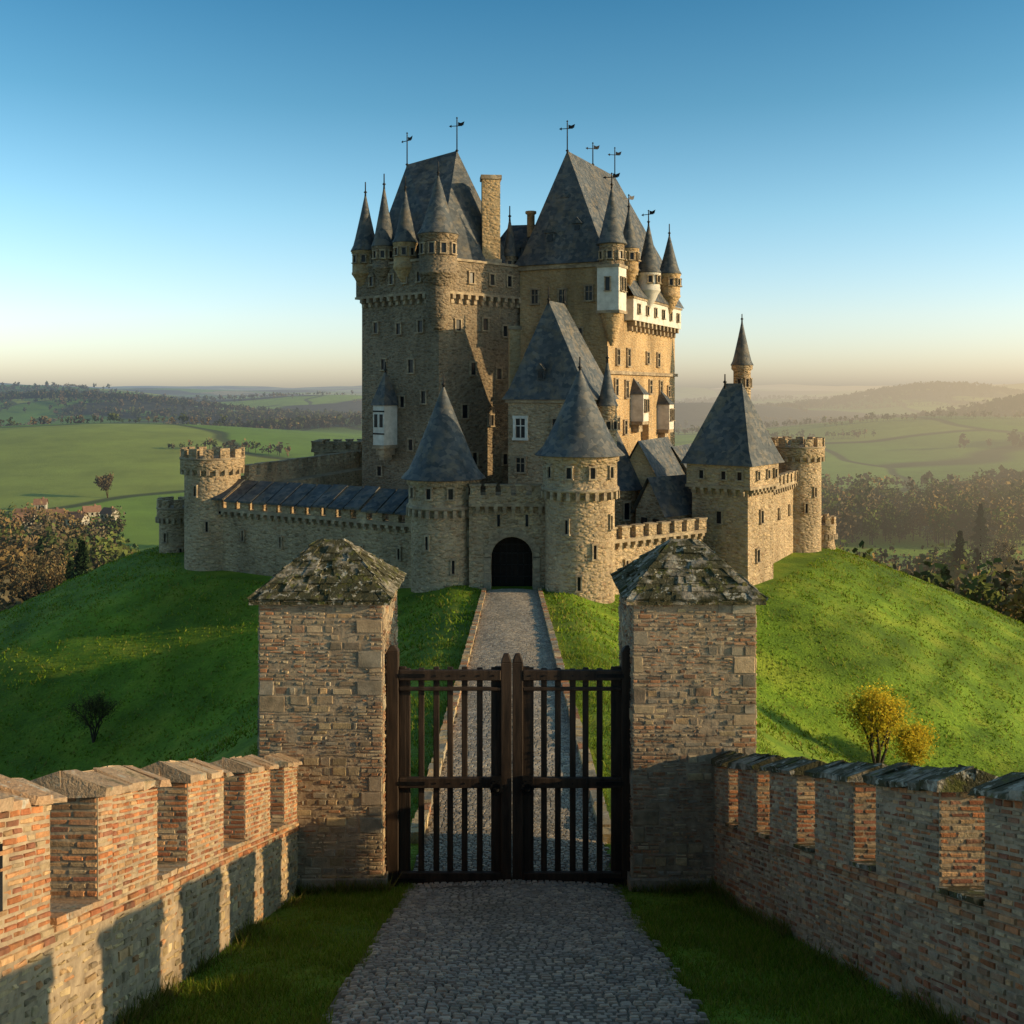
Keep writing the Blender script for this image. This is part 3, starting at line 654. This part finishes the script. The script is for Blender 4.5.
k.add([f(-.85,.95,6.9),f(.85,.95,6.9),f(.85,-.9,6.9),f(-.85,-.9,6.9),f(0,0,9.9)],[[0,1,4],[1,2,4],[2,3,4],[3,0,4],[3,2,1,0]],SLATE); finial(k,ox,oy,9.7,.9,False)
for du in(-.33,.33): k.box(f(du,.81,5.6),(.36,.06,1.1),oa,GLASS)
k.box(f(0,.8,4.5),(1.36,.07,.12),oa,DOOR); k.box(f(0,.8,6.4),(1.36,.07,.12),oa,DOOR)
k.obj('keep_west_tower',CM,castle)

# --- link building with roof between towers
k=MB(); k.prism([(-2.5,89.5),(4,88.5),(6,95),(-1,96)],-6,19.4,KEEP)
k.add([(-3,89.2,19.3),(4.6,88.0,19.3),(6.2,95.2,19.3),(-1.2,96.2,19.3),(-.2,92.3,23.4),(4.5,91.5,23.4)],[[0,1,5,4],[1,2,5],[2,3,4,5],[3,0,4]],SLATE)
bart(k,-.2,88.6,18,20,23.5,.7); dormer(k,1.2,89.3,20.1,.8,.8)
k.lathe(1.7,90.2,[(.35,22),(.35,24.0),(.5,24.1),(.5,24.3)],12,TAN); k.box((3.2,91,23.6),(.7,.7,1.8),0,TAN)
k.obj('keep_link',CM,castle)

# --- keep: east block
k=MB(); E,F_,G,I=(.7,87.5),(8.0,84.0),(16.6,102),(9.2,105.6); P2=[E,F_,G,I]
k.prism(P2,-9,18.6,TAN); k.prism(scale_poly(P2,.22),18.6,19.0,TRIM)
Po=scale_poly(P2,.45); ra=(4.9,88.6,29.4); rb=(10.2,99.2,29.4)
P=[(x,y,19.0) for x,y in Po]; Pm=[]
for i,(x,y) in enumerate(Po):
    q=ra if i<2 else rb; Pm.append((x+(q[0]-x)*.17,y+(q[1]-y)*.17,20.1))
k.add(P+Pm,[[i,(i+1)%4,4+(i+1)%4,4+i] for i in range(4)]+[[3,2,1,0]],SLATE)
k.add(Pm+[ra,rb],[[0,1,4],[1,2,5,4],[2,3,5],[3,0,4,5]],SLATE)
finial(k,ra[0],ra[1],29.2,2.7); finial(k,rb[0],rb[1],29.2,2.9); finial(k,7.6,94,29.2,2.1)
for t,z,w,h in[(.18,16.3,.6,1.2),(.5,16.2,.6,1.2),(.8,16.4,.6,1.2),(.25,13,.6,1.2),(.68,12.8,.7,1.3),(.45,9.6,.6,1.1),(.86,9.2,.6,1.2),(.9,5.6,.6,1.1)]:
    wallf(k,E,F_,z,t,w,h,fw=.13,cross=True)
ua=math.atan2(18,8.6)
def side(t,off,z): # point on F-G side
    return (8.0+8.6*t+.902*off,84+18*t-.431*off,z)
for r_,z in enumerate((11.2,8.2,5.0,1.6)):
    for t in(.10,.24,.40,.56,.72,.88):
        if R.random()<.85: wallf(k,F_,G,z+R.uniform(-.3,.3),t+R.uniform(-.03,.03),.7,R.uniform(1.0,1.5),fw=.13,cross=True)
k.box(side(.5,.05,9.7),(20.2,.5,.3),ua,TRIM)
k.box(side(.48,.25,-1),(.9,.9,17),ua,TAN)
k.box(side(.60,.35,15.3),(15.0,.9,1.9),ua,WHITE); k.box(side(.60,.35,16.35),(15.3,1.1,.2),ua,TRIM)
corbels(k,side(.24,0,0)[:2],side(.97,0,0)[:2],14.35,.9,1.2,.4,.8,TRIM)
q0=side(.23,.81,0)[:2]; q1=side(.97,.81,0)[:2]
for i in range(6): wallf(k,q0,q1,15.4,(i+.5)/6,.5,.8,frame=TRIM,fw=.07)
s0=side(.2,1.0,16.45); s1=side(1.0,1.0,16.45); s2=side(1.0,-.1,18.3); s3=side(.2,-.1,18.3); k.add([s0,s1,s2,s3],[[0,1,2,3]],SLATE)
cx,cy=8.35,83.7
k.box((cx,cy,16.6),(1.9,1.9,3.6),ua+.0,WHITE); k.box((cx,cy,18.5),(2.1,2.1,.22),ua,TRIM); k.box((cx,cy,14.7),(2.05,2.05,.25),ua,TRIM)
k.lathe(cx,cy,[(.15,11.9),(.45,12.6),(.7,13.6),(1.0,14.6)],16,TAN)
k.lathe(cx,cy,[(1.05,18.5),(1.05,20.3),(1.15,20.4)],24,KEEP)
fp=lambda u,v:(cx+u*math.cos(ua)-v*math.sin(ua),cy+u*math.sin(ua)+v*math.cos(ua))
wallf(k,fp(-.95,-.95),fp(.95,-.95),17.0,.3,.4,1.1,frame=TRIM,fw=.07); wallf(k,fp(-.95,-.95),fp(.95,-.95),17.0,.7,.4,1.1,frame=TRIM,fw=.07)
wallf(k,fp(-.95,.95),fp(-.95,-.95),17.0,.5,.4,1.1,frame=TRIM,fw=.07)
for a in(-60,-15,35,75): rwin(k,cx,cy,1.05,a,19.4,.35,.6)
cone(k,cx,cy,20.4,25.3,1.15,28,True,1.0)
bart(k,*side(.22,.4,0)[:2],18.6,20.6,24.2,.85,TAN,wins=(10,60),vane=True)
bart(k,*side(.44,.8,0)[:2],17.2,18.9,23.5,1.05,WHITE,wins=(0,45,80),vane=True)
bart(k,*side(.77,.8,0)[:2],17.2,19.5,23.4,1.05,TAN,wins=(0,45,80))
for t,z,m in((.34,6.6,WHITE),(.74,5.6,WHITE)):
    c=side(t,.6,z); k.box(c,(1.5,1.2,2.4),ua,m); k.box(side(t,.5,z-1.35),(1.7,1.3,.3),ua,TRIM); k.box(side(t,.3,z-1.8),(1.0,.8,.7),ua,TRIM)
    b=[side(t-.045,1.3,z+1.2),side(t+.045,1.3,z+1.2),side(t+.045,-.1,z+1.2),side(t-.045,-.1,z+1.2)]; tp=[side(t,0,z+2.7)]
    k.add(b+tp,[[0,1,4],[1,2,4],[2,3,4],[3,0,4]],SLATE)
    a0=side(t-.037,1.21,0)[:2];a1=side(t+.037,1.21,0)[:2]
    for tt in(.28,.72): wallf(k,a0,a1,z+.2,tt,.4,1.1,frame=TRIM,fw=.06)
dormer(k,3.3,86.6,20.9,.8,.9,-.45,2.2); dormer(k,5.6,85.9,21.6,.7,.9,-.45,2.2)
dormer(k,4.6,87.4,24.3,.55,.7,-.45,1.4)
for t in(.2,.38,.56,.72):
    c=side(t,-1.9,22.0); dormer(k,c[0],c[1],21.6,.7,.9,ua,1.8)
k.obj('keep_east_block',CM,castle)

# --- chapel / stair tower
k=MB(); J=[(-.3,79.2),(5.9,76.5),(8.3,82.0),(2.1,84.7)]; k.prism(J,-8,7.3,STONE); k.prism(scale_poly(J,.18),7.2,7.5,TRIM)
Jo=scale_poly(J,.4); ra=(2.9,79.4,15.3); rb=(4.3,82.2,15.3)
P=[(x,y,7.45) for x,y in Jo]; Pm=[]
for i,(x,y) in enumerate(Jo):
    q=ra if i<2 else rb; Pm.append((x+(q[0]-x)*.17,y+(q[1]-y)*.17,8.4))
k.add(P+Pm,[[i,(i+1)%4,4+(i+1)%4,4+i] for i in range(4)],SLATE); k.add(Pm+[ra,rb],[[0,1,4],[1,2,5,4],[2,3,5],[3,0,4,5]],SLATE)
finial(k,*ra[:2],15.2,1.2,False); finial(k,*rb[:2],15.2,1.2,False)
wallf(k,J[0],J[1],5.2,.16,.8,1.5,frame=WHITE,cross=True,fw=.22); wallf(k,J[0],J[1],5.2,.62,.8,1.5,cross=True); wallf(k,J[0],J[1],2.3,.16,.7,1.1,frame=TRIM,cross=True)
wallf(k,J[1],J[2],5.0,.3,.8,1.5,cross=True); wallf(k,J[1],J[2],5.0,.7,.8,1.5,cross=True)
k.box((.2,82.3,9.5),(.9,.9,7.5),.1,TAN); k.box((.2,82.3,13.3),(1.1,1.1,.3),.1,TRIM)
dormer(k,2.2,78.0,9.0,.6,.8,-.41,1.5)
bart(k,7.4,77.6,3.0,7.0,10.6,.75,STONE); 
k.lathe(8.2,79.5,[(2.0,-8),(2.0,.2),(2.15,.3),(2.15,.5)],24,STONE); k.lathe(8.2,79.5,[(2.4,.4),(2.2,.7),(.05,5.2)],24,SLATE)
for a in(-30,20,60): rwin(k,8.2,79.5,2.0,a,-1.2,.45,1.3)
k.obj('chapel',CM,castle)
def gable(mb,cx,cy,w,l,z0,z1,zr,a,mat=TAN):
    ca,sa=math.cos(a),math.sin(a); f=lambda u,v:(cx+u*ca-v*sa,cy+u*sa+v*ca)
    mb.prism([f(-w/2,-l/2),f(w/2,-l/2),f(w/2,l/2),f(-w/2,l/2)],z0,z1,mat)
    e=.3; mb.add([(*f(-w/2,-l/2),z1),(*f(w/2,-l/2),z1),(*f(0,-l/2),zr-.1)],[[0,1,2]],mat)
    P=[(*f(-w/2-e,-l/2-e),z1-.25),(*f(w/2+e,-l/2-e),z1-.25),(*f(w/2+e,l/2+e),z1-.25),(*f(-w/2-e,l/2+e),z1-.25),(*f(0,-l/2-e),zr),(*f(0,l/2+e),zr)]
    mb.add(P,[[1,2,5,4],[3,0,4,5]],SLATE)
    for u in(-w*.2,w*.2): c=f(u,-l/2-.02); mb.box((*c,z1-1.0),(.6,.06,1.0),a,GLASS)
    for v in(-l*.28,0,l*.28):
        c=f(w/2+.02,v); mb.box((*c,z1-1.3),(.06,.6,1.0),a,GLASS)
k=MB(); gable(k,11.6,82,3.8,7.5,-9,.6,4.2,-.45); k.obj('courtyard_house',CM,castle)
k=MB(); gable(k,15.4,88.5,4,8,-9,.4,3.4,-.45); gable(k,12.4,77.2,3.0,5,-9,-1.0,1.6,-.9,STONE); k.obj('courtyard_range',CM,castle)

# --- gatehouse
k=MB(); y0=67.4; xl,xr=-2.9,3.1; zt=.6
arch=[(1.4*math.cos(a),-3.1+1.4*math.sin(a)) for a in [math.pi*i/14 for i in range(15)]]
outl=[(xl,-9),(-1.4,-9)]+[(x,z) for x,z in reversed(arch)]+[(1.4,-9),(xr,-9),(xr,zt),(xl,zt)]
n=len(outl); k.add([(x,y0,z) for x,z in outl]+[(x,y0+1.6,z) for x,z in outl],[list(range(n)),list(range(2*n-1,n-1,-1))]+[[i,n+i,n+(i+1)%n,(i+1)%n] for i in range(n)],STONE)
for i in range(15):   # voussoirs
    a=math.pi*(i+.5)/15; ca,sa=math.cos(a),math.sin(a); r0,r1=1.42,1.86+(.1 if i%2 else 0)
    q=[];
    for dy in(-.07,.05):
        for (r,t) in((r0,-.145),(r1,-.185),(r1,.185),(r0,.145)): q.append((r*ca-t*sa,y0+dy,-3.1+r*sa+t*ca))
    k.add(q,[[0,1,2,3],[0,4,5,1],[1,5,6,2],[2,6,7,3],[3,7,4,0]],TRIM)
for z in(-5.0,-4.4,-3.8,-3.3):
    for sx in(-1,1): k.box((sx*1.66,y0-.01,z),(.42 if int(z*2)%2 else .5,.12,.5),0,TRIM)
k.box((0,y0+1.35,-3.4),(2.9,.12,4.4),0,DOOR)
for i in range(7): k.box((-1.2+i*.4,y0+1.25,-3.4),(.07,.07,4.4),0,IRON)
for z in(-4.6,-3.8,-3,-2.4): k.box((0,y0+1.24,z),(2.8,.06,.07),0,IRON)
corbels(k,(xl+.3,y0),(xr-.3,y0),zt-.15,.55,.6,.26,.5)
k.prism([(xl,y0-.42),(xr,y0-.42),(xr,y0+1.8),(xl,y0+1.8)],zt-.15,zt+.55,STONE); k.prism([(xl,y0-.47),(xr,y0-.47),(xr,y0-.2),(xl,y0-.2)],zt-.2,zt-.02,TRIM)
merlons(k,(xl+.1,y0-.18),(xr-.1,y0-.18),zt+.55,.6,.6,.35,.45)
k.box((-.9,y0-.01,-.6),(.18,.06,.8),0,GLASS); k.box((1.0,y0-.01,-.6),(.18,.06,.8),0,GLASS)
k.obj('gatehouse_wall',CM,castle)
def gtower(name,cx,cy,r,zb,zc,z0,z1):
    k=MB(); k.lathe(cx,cy,[(r+.5,zb),(r+.12,zb+4.2),(r,zb+5),(r,zc)],40,STONE); k.lathe(cx,cy,[(r,zc-.1),(r+.22,zc),(r+.22,zc+.25),(r+.16,zc+.3),(r+.16,z0-.5),(r+.3,z0-.4),(r+.3,z0)],40,STONE)
    k.lathe(cx,cy,[(r+.2,zc-.02),(r+.3,zc+.02),(r+.3,zc+.2),(r+.18,zc+.24)],40,TRIM)
    rcorbels(k,cx,cy,r,zc,26,.5,.24,.45); cone(k,cx,cy,z0,z1,r+.35,40,False,.9)
    for a in(-55,-20,15,50): rwin(k,cx,cy,r+.16,a,(zc+z0)/2+.1,.32,.7)
    for a,z in((-25,zc-2.2),(20,zc-3.8),(55,zc-2),(-5,zc-5.8)): rwin(k,cx,cy,r,a,z,.2,.9)
    k.obj(name,CM,castle)
gtower('gatehouse_west_tower',-4.75,69.3,2.25,-11,.1,2.15,8.5)
gtower('gatehouse_east_tower',4.5,66.3,2.3,-11,1.6,3.95,9.6)

# --- curtain walls & towers
def curtain(mb,P,Q,zb,zt,th=1.4,m=True,corb=True,mat=STONE):
    dx,dy=Q[0]-P[0],Q[1]-P[1]; L=math.hypot(dx,dy); ux,uy=dx/L,dy/L; nx_,ny_=uy,-ux
    mb.prism([P,Q,(Q[0]-nx_*th,Q[1]-ny_*th),(P[0]-nx_*th,P[1]-ny_*th)],zb,zt,mat)
    mb.prism([(P[0]+nx_*.5,P[1]+ny_*.5),(Q[0]+nx_*.5,Q[1]+ny_*.5),Q,P],zb,zb+4.0,mat,[(P[0]+nx_*.03,P[1]+ny_*.03),(Q[0]+nx_*.03,Q[1]+ny_*.03),Q,P])
    o=lambda p,d:(p[0]+nx_*d,p[1]+ny_*d)
    if corb: corbels(mb,P,Q,zt-.1,.45,.7,.26,.42); mb.prism([o(P,.32),o(Q,.32),o(Q,-.1),o(P,-.1)],zt-.1,zt+.15,TRIM)
    if m: merlons(mb,o(P,.08),o(Q,.08),zt+.15,.75,.8,.5,.45)
    return o
k=MB(); P,Q=(-23.6,79.8),(-6.6,70.0); o=curtain(k,P,Q,-10.5,-1.3,m=False)
merlons(k,o(P,.1),o(Q,.1),-1.15,.75,.9,.55,.4,cap=False)
dx,dy=Q[0]-P[0],Q[1]-P[1]; ns=13
for i in range(ns):
    a=i/ns+.004;b=(i+1)/ns-.004; j=R.uniform(-.09,.09); p=(P[0]+dx*a,P[1]+dy*a); q=(P[0]+dx*b,P[1]+dy*b)
    b0,b1,b2,b3=o(p,.75),o(q,.75),o(q,-1.7),o(p,-1.7)
    k.hexa([(*b0,-.5+j),(*b1,-.5+j),(*b2,.85+j),(*b3,.85+j)],[(*b0,-.36+j),(*b1,-.36+j),(*b2,1.0+j),(*b3,1.0+j)],SLATE)
for t,z in((.15,-3.2),(.35,-3.4),(.55,-3.3),(.75,-3.5),(.92,-3.4)): wallf(k,P,Q,z,t,.18,.8,fw=.1)
k.obj('west_curtain_wall',CM,castle)
def rtower(name,cx,cy,r,zb,zt,flare=.3,n=12,roofless=True):
    k=MB(); k.lathe(cx,cy,[(r+.5,zb),(r+.08,zb+4),(r,zb+4.5),(r,zt-1.7)],36,STONE); k.lathe(cx,cy,[(r,zt-1.8),(r+flare,zt-1.5),(r+flare,zt-.75)],36,STONE)
    k.lathe(cx,cy,[(r+flare-.45,zt-.74),(r+flare+.05,zt-.76),(r+flare+.05,zt-.6),(r+flare-.45,zt-.6)],36,TRIM)
    rcorbels(k,cx,cy,r,zt-1.5,22,.45,.24,.42); rmerlons(k,cx,cy,r+flare,zt-.62,n,.75)
    for a,z in((-20,zt-3.2),(30,zt-4.6),(5,zt-6)): rwin(k,cx,cy,r,a,z,.2,.8)
    k.obj(name,CM,castle)
rtower('west_corner_tower',-24.3,81.2,2.2,-11,3.4,.32)
k=MB(); k.prism([(-22.8,84),(-22.2,83.6),(-15.4,104.6),(-16,105)],-6,1.0,STONE); merlons(k,(-22.3,84),(-15.5,105),1.0,.8,1.1,.6); curtain(k,(-20,103),(2,106),-8,1.6)
k.prism([(-22,84),(-20.5,83.6),(-13.8,104.6),(-15.3,105)],-6,.2,STONE); k.obj('rear_curtain_wall',CM,castle)
k=MB(); pp=[(-20.4,103),(-15.8,103),(-15.8,107.5),(-20.4,107.5)]; k.prism(pp,-9,1.8,STONE); k.prism(scale_poly(pp,.25),1.8,2.1,TRIM)
for i in range(4): merlons(k,pp[i],pp[(i+1)%4],2.1,.7,.8,.5,.5)
wallf(k,pp[0],pp[1],.4,.5,.3,.8); k.obj('rear_tower',CM,castle)
rtower('west_bastion',-30.0,89.5,1.5,-11,-1.6,.2,9)
k=MB(); curtain(k,(6.3,67.6),(14.0,73.2),-10.5,-2.1); 
for t in(.2,.5,.8): wallf(k,(6.3,67.6),(14.0,73.2),-3.9,t,.18,.8,fw=.1)
k.obj('east_curtain_wall',CM,castle)
k=MB(); a=math.radians(-38); cx,cy=16.7,75.6
def sq(h,c=(cx,cy)): 
    ca,sa=math.cos(a),math.sin(a); return [(c[0]+x*ca-y*sa,c[1]+x*sa+y*ca) for x,y in((-h,-h),(h,-h),(h,h),(-h,h))]
S=sq(2.25); k.prism(sq(2.7),-12,-7,STONE,sq(2.27)); k.prism(S,-8,1.0,STONE); k.prism(sq(2.55),1.0,2.75,STONE); k.prism(sq(2.62),.95,1.15,TRIM)
for i in range(4): corbels(k,S[i],S[(i+1)%4],.98,.5,.6,.24,.42)
for i in(0,1): 
    for t in(.25,.6,.85): wallf(k,sq(2.55)[i],sq(2.55)[i+1],1.95,t,.35,.6,fw=.09)
    for t,z in((.5,-1.2),(.35,-4)): wallf(k,S[i],S[i+1],z,t,.4,.9,fw=.1)
Q4=sq(2.9); Q5=sq(2.45); r1=(cx-.6,cy,8.7); r2=(cx+.65,cy-.2,8.7)
k.add([(x,y,2.7) for x,y in Q4]+[(x,y,3.7) for x,y in Q5],[[i,(i+1)%4,4+(i+1)%4,4+i] for i in range(4)]+[[3,2,1,0]],SLATE)
k.add([(x,y,3.7) for x,y in Q5]+[r1,r2],[[0,1,5,4],[1,2,5],[2,3,4,5],[3,0,4]],SLATE); finial(k,r1[0],r1[1],8.6,.8,False)
k.obj('east_square_tower',CM,castle)
k=MB(); curtain(k,(18.4,77),(25.0,88.5),-11,.1); curtain(k,(25.5,92),(22,112),-9,-.6)
for t in(.3,.6,.85): wallf(k,(18.4,77),(25.0,88.5),-2.2,t,.2,.8,fw=.1)
k.obj('east_outer_wall',CM,castle)
rtower('east_corner_tower',25.7,90,2.05,-12,3.8,.3); rtower('east_bastion',28.6,91.5,.85,-10,-3.4,.15,7)
k=MB(); k.lathe(23,100,[(.85,-8),(.85,10.1),(1.05,10.3),(1.05,10.7)],20,STONE); cone(k,23,100,10.7,15.2,1.0,20,False,.7)
for a_ in(-30,20,60): rwin(k,23,100,.85,a_,8.9,.3,.8)
k.obj('stair_turret',CM,castle)

# ------------------------------------------------------------ trees
def leafcloud(rg,centers,radii,cols,n,size,squash=.8,var=(.6,1.35)):
    T=len(centers); c=np.repeat(centers,n,0); r=np.repeat(radii,n); sz=np.repeat(size,n) if np.ndim(size) else size
    d=rg.normal(0,1,(T*n,3)); d/=np.linalg.norm(d,axis=1)[:,None]; rad=rg.uniform(.25,1,(T*n))**.5
    lob=1+.28*np.sin(d[:,0]*5+c[:,0])+.22*np.sin(d[:,1]*6+d[:,2]*5+c[:,1])
    p=c+d*(rad*lob*r)[:,None]*np.array([1,1,squash])
    u=rg.normal(0,1,(T*n,3)); u/=np.linalg.norm(u,axis=1)[:,None]; w=rg.normal(0,1,(T*n,3)); w=np.cross(u,w); w/=np.linalg.norm(w,axis=1)[:,None]
    s=(sz*rg.uniform(.5,1.3,T*n))[:,None]; V=np.stack([p-u*s-w*s*.6,p+u*s-w*s*.5,p+u*s*.8+w*s*.6,p-u*s*.7+w*s*.5],1).reshape(-1,3)
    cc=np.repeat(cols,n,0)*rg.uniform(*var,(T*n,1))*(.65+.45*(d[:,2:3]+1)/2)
    return V,np.repeat(cc,4,0)
AUT=np.array([(.15,.105,.055),(.19,.13,.06),(.12,.095,.05),(.085,.10,.03),(.11,.13,.035),(.21,.14,.055),(.06,.075,.025),(.14,.115,.07)])
def forest(name,x,y,h,n,seed,pal=AUT,fs=.16,tall=1.15):
    rg=np.random.default_rng(seed); z=H(x,y); T=len(x); hh=h*rg.uniform(.55,1.3,T); r=hh*rg.uniform(.24,.38,T)
    cen=np.stack([x,y,z+hh*.58],-1); cols=pal[rg.integers(0,len(pal),T)]
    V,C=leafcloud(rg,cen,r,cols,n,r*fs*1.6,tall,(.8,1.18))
    t=np.stack([np.stack([x-.02*hh,y,z-1],-1),np.stack([x+.02*hh,y,z-1],-1),np.stack([x+.012*hh,y,z+hh*.7],-1),np.stack([x-.012*hh,y,z+hh*.7],-1)],1).reshape(-1,3)
    V=np.concatenate([V,t]); C=np.concatenate([C,np.tile(np.array([[.05,.04,.03]]),(len(t),1))])
    np_mesh(name,V,np.arange(len(V)).reshape(-1,4),[M_leaf],C)
rg=np.random.default_rng(5)
def scatter(n,x0,x1,y0,y1,thr,s,seed):
    x=rg.uniform(x0,x1,n); y=rg.uniform(y0,y1,n); k=(wob(x,y,s,seed)>thr)&(H(x,y)<-28)&(np.abs(x)>y*.28)&(np.abs(x)<y*.56); return x[k],y[k]
xa,ya=scatter(1300,-220,-55,130,350,-.3,26,2); xb,yb=scatter(2500,55,300,140,500,-.2,34,6)
forest('valley_woods',np.concatenate([xa,xb]),np.concatenate([ya,yb]),12.5,210,21,fs=.085,tall=1.3)
hx=[];hy=[]
for i in range(70):
    ang=R.choice([.15,-.1,.25,1.3,1.5])+R.uniform(-.15,.15); L=R.uniform(80,420); cx0=R.uniform(-1300,1300); cy0=R.uniform(560,2300); m=int(L/4.5)
    for j in range(m):
        if R.random()<.92: hx.append(cx0+math.cos(ang)*j*4.5+R.uniform(-2,2)); hy.append(cy0+math.sin(ang)*j*4.5+R.uniform(-2,2)+8*math.sin(j*.15))
forest('hedgerow',np.array(hx),np.array(hy),7.5,26,22,fs=.26,pal=AUT*.8)
fx=[];fy=[]
for (cx0,cy0,sx,sy,m) in[(-760,1250,330,60,1100),(-330,1120,170,20,420),(620,1400,250,60,800),(520,820,130,18,320),(900,1000,220,40,500),(-250,1500,400,50,800),(500,2000,700,100,1200),(-1300,2300,700,130,1200),(1500,2400,600,140,1000),(330,560,70,12,140),(-540,660,120,10,130),(200,2900,900,140,900),(-760,1700,420,130,1400),(900,2080,260,100,700),(700,1230,230,60,700)]:
    fx.append(rg.normal(cx0,sx*.5,m)); fy.append(rg.normal(cy0,sy*.5,m))
forest('distant_forest',np.concatenate(fx),np.concatenate(fy),11,22,23,pal=np.array([(.045,.055,.02),(.06,.055,.026),(.08,.06,.032),(.03,.042,.016)]),fs=.32)

def tree(name,x,y,h,pal,nl,ls,seed,bare=False,cr=.13,mat=None,spread=.7,stems=3):
    rg=np.random.default_rng(seed); rr=random.Random(seed); par=empty(name); z=h1(x,y)-.1; mb=MB(); tips=[]
    def limb(p,d,l,r,dep):
        q=p+d*l; n=6; ax=d.orthogonal().normalized(); ay_=d.cross(ax)
        vs=[tuple(p+(ax*math.cos(a)+ay_*math.sin(a))*r) for a in[2*math.pi*i/n for i in range(n)]]+[tuple(q+(ax*math.cos(a)+ay_*math.sin(a))*r*.62) for a in[2*math.pi*i/n for i in range(n)]]
        mb.add(vs,[[i,(i+1)%n,n+(i+1)%n,n+i] for i in range(n)],0,True)
        if dep<=2: tips.append(q); tips.append(p+d*l*.5)
        if dep==0: return
        for i in range(rr.choice([2,3,3])):
            nd=(d+Vector((rr.uniform(-spread,spread),rr.uniform(-spread,spread),rr.uniform(-.1,.6)))).normalized(); limb(q,nd,l*rr.uniform(.6,.85),r*.6,dep-1)
    for s in range(stems): limb(Vector((x,y,z)),Vector((rr.uniform(-.4,.4),rr.uniform(-.4,.4),1)).normalized(),h*.22,h*.016,4 if bare else 3)
    mb.obj('trunk_and_branches',[M_bark],par)
    t=np.array([tuple(q) for q in tips]); cols=np.array(pal)[rg.integers(0,len(pal),len(t))]
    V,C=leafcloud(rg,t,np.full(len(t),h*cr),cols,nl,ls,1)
    np_mesh('leaves',V,np.arange(len(V)).reshape(-1,4),[mat or M_leafn],C,par)
YEL=[(.66,.46,.04),(.74,.56,.05),(.54,.42,.04),(.44,.40,.05)]
tree('yellow_autumn_tree',19.5,53.4,6.6,YEL,24,.06,3,cr=.12,stems=5,spread=.65); tree('yellow_autumn_tree',22.0,54.8,4.6,YEL,20,.055,4,cr=.13,stems=4,spread=.75)
tree('autumn_shrub',-24.9,59.5,4.2,[(.09,.09,.035),(.12,.10,.04),(.07,.08,.03)],6,.03,5,True,cr=.09,stems=5,spread=.9)
def conifer(x,y,h,seed):
    rg=np.random.default_rng(seed); z=h1(x,y); par=empty('pine_tree'); mb=MB(); mb.lathe(x,y,[(h*.02,z-1),(.03,z+h)],8); mb.obj('trunk',[M_bark],par)
    n=2200; t=rg.random(n)**.8; rad=(1-t)*h*.26*(.75+.35*np.sin(t*38))*rg.uniform(.3,1,n)**.5; a=rg.uniform(0,6.283,n)
    c=np.stack([x+rad*np.cos(a),y+rad*np.sin(a),z+h*.08+t*h*.9-rad*.25],-1)
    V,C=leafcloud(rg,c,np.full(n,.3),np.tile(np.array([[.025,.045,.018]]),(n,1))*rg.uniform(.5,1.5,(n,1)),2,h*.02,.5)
    np_mesh('needles',V,np.arange(len(V)).reshape(-1,4),[M_leaf],C,par)
conifer(-86,200,24,1); conifer(-91,206,19,2); conifer(112,250,19,3); conifer(118,254,14,4); conifer(-118,250,17,5); conifer(150,320,18,6)
for i,(x,y,h) in enumerate([(-78,196,28),(-97,214,30),(-106,206,24),(-72,190,22),(-112,232,27),(104,225,17),(128,262,20),(140,290,18)]):
    tree('autumn_tree',x,y,h,[(.22,.145,.06),(.17,.12,.055),(.14,.11,.05)] if i%2 else [(.16,.12,.06),(.12,.10,.055)],12,.2,30+i,cr=.07,mat=M_leaf)
tree('autumn_tree',-190,470,17,[(.15,.11,.05),(.12,.09,.04)],14,.4,12,cr=.08,mat=M_leaf)

# ------------------------------------------------------------ village
M_vw=simple('village_render',(.32,.28,.23),(.42,.37,.30),2); M_vr=simple('clay_roof',(.20,.11,.075),(.28,.165,.115),2)
for i in range(11):
    x=-200+R.uniform(-5,5)+i*3.4; y=408+R.uniform(-24,24); z=h1(x,y)-.5; a=R.uniform(-.6,.6); w,l,h=R.uniform(3.6,4.8),R.uniform(4.5,7.5),R.uniform(2.6,3.4)
    par=empty('village_house'); ca,sa=math.cos(a),math.sin(a); f=lambda u,v:(x+u*ca-v*sa,y+u*sa+v*ca)
    b=MB(); b.prism([f(-l/2,-w/2),f(l/2,-w/2),f(l/2,w/2),f(-l/2,w/2)],z,z+h)
    b.add([(*f(-l/2,-w/2),z+h),(*f(-l/2,w/2),z+h),(*f(-l/2,0),z+h+2.0)],[[0,2,1]]); b.add([(*f(l/2,-w/2),z+h),(*f(l/2,w/2),z+h),(*f(l/2,0),z+h+2.0)],[[0,1,2]])
    for u in(-.3,0,.3): 
        c=f(u*l,-w/2-.02); b.box((*c,z+h*.6),(.8,.08,1.0),a,1)
    b.obj('walls',[M_vw,M_dark],par)
    b=MB(); e=.4; b.add([(*f(-l/2-e,-w/2-e),z+h-.3),(*f(l/2+e,-w/2-e),z+h-.3),(*f(l/2+e,w/2+e),z+h-.3),(*f(-l/2-e,w/2+e),z+h-.3),(*f(-l/2-e,0),z+h+2.2),(*f(l/2+e,0),z+h+2.2)],[[0,1,5,4],[2,3,4,5]])
    c=f(l*.2,0); b.box((*c,z+h+2.2),(.7,.7,1.3),a); b.obj('roof',[M_vr],par)
print('done')
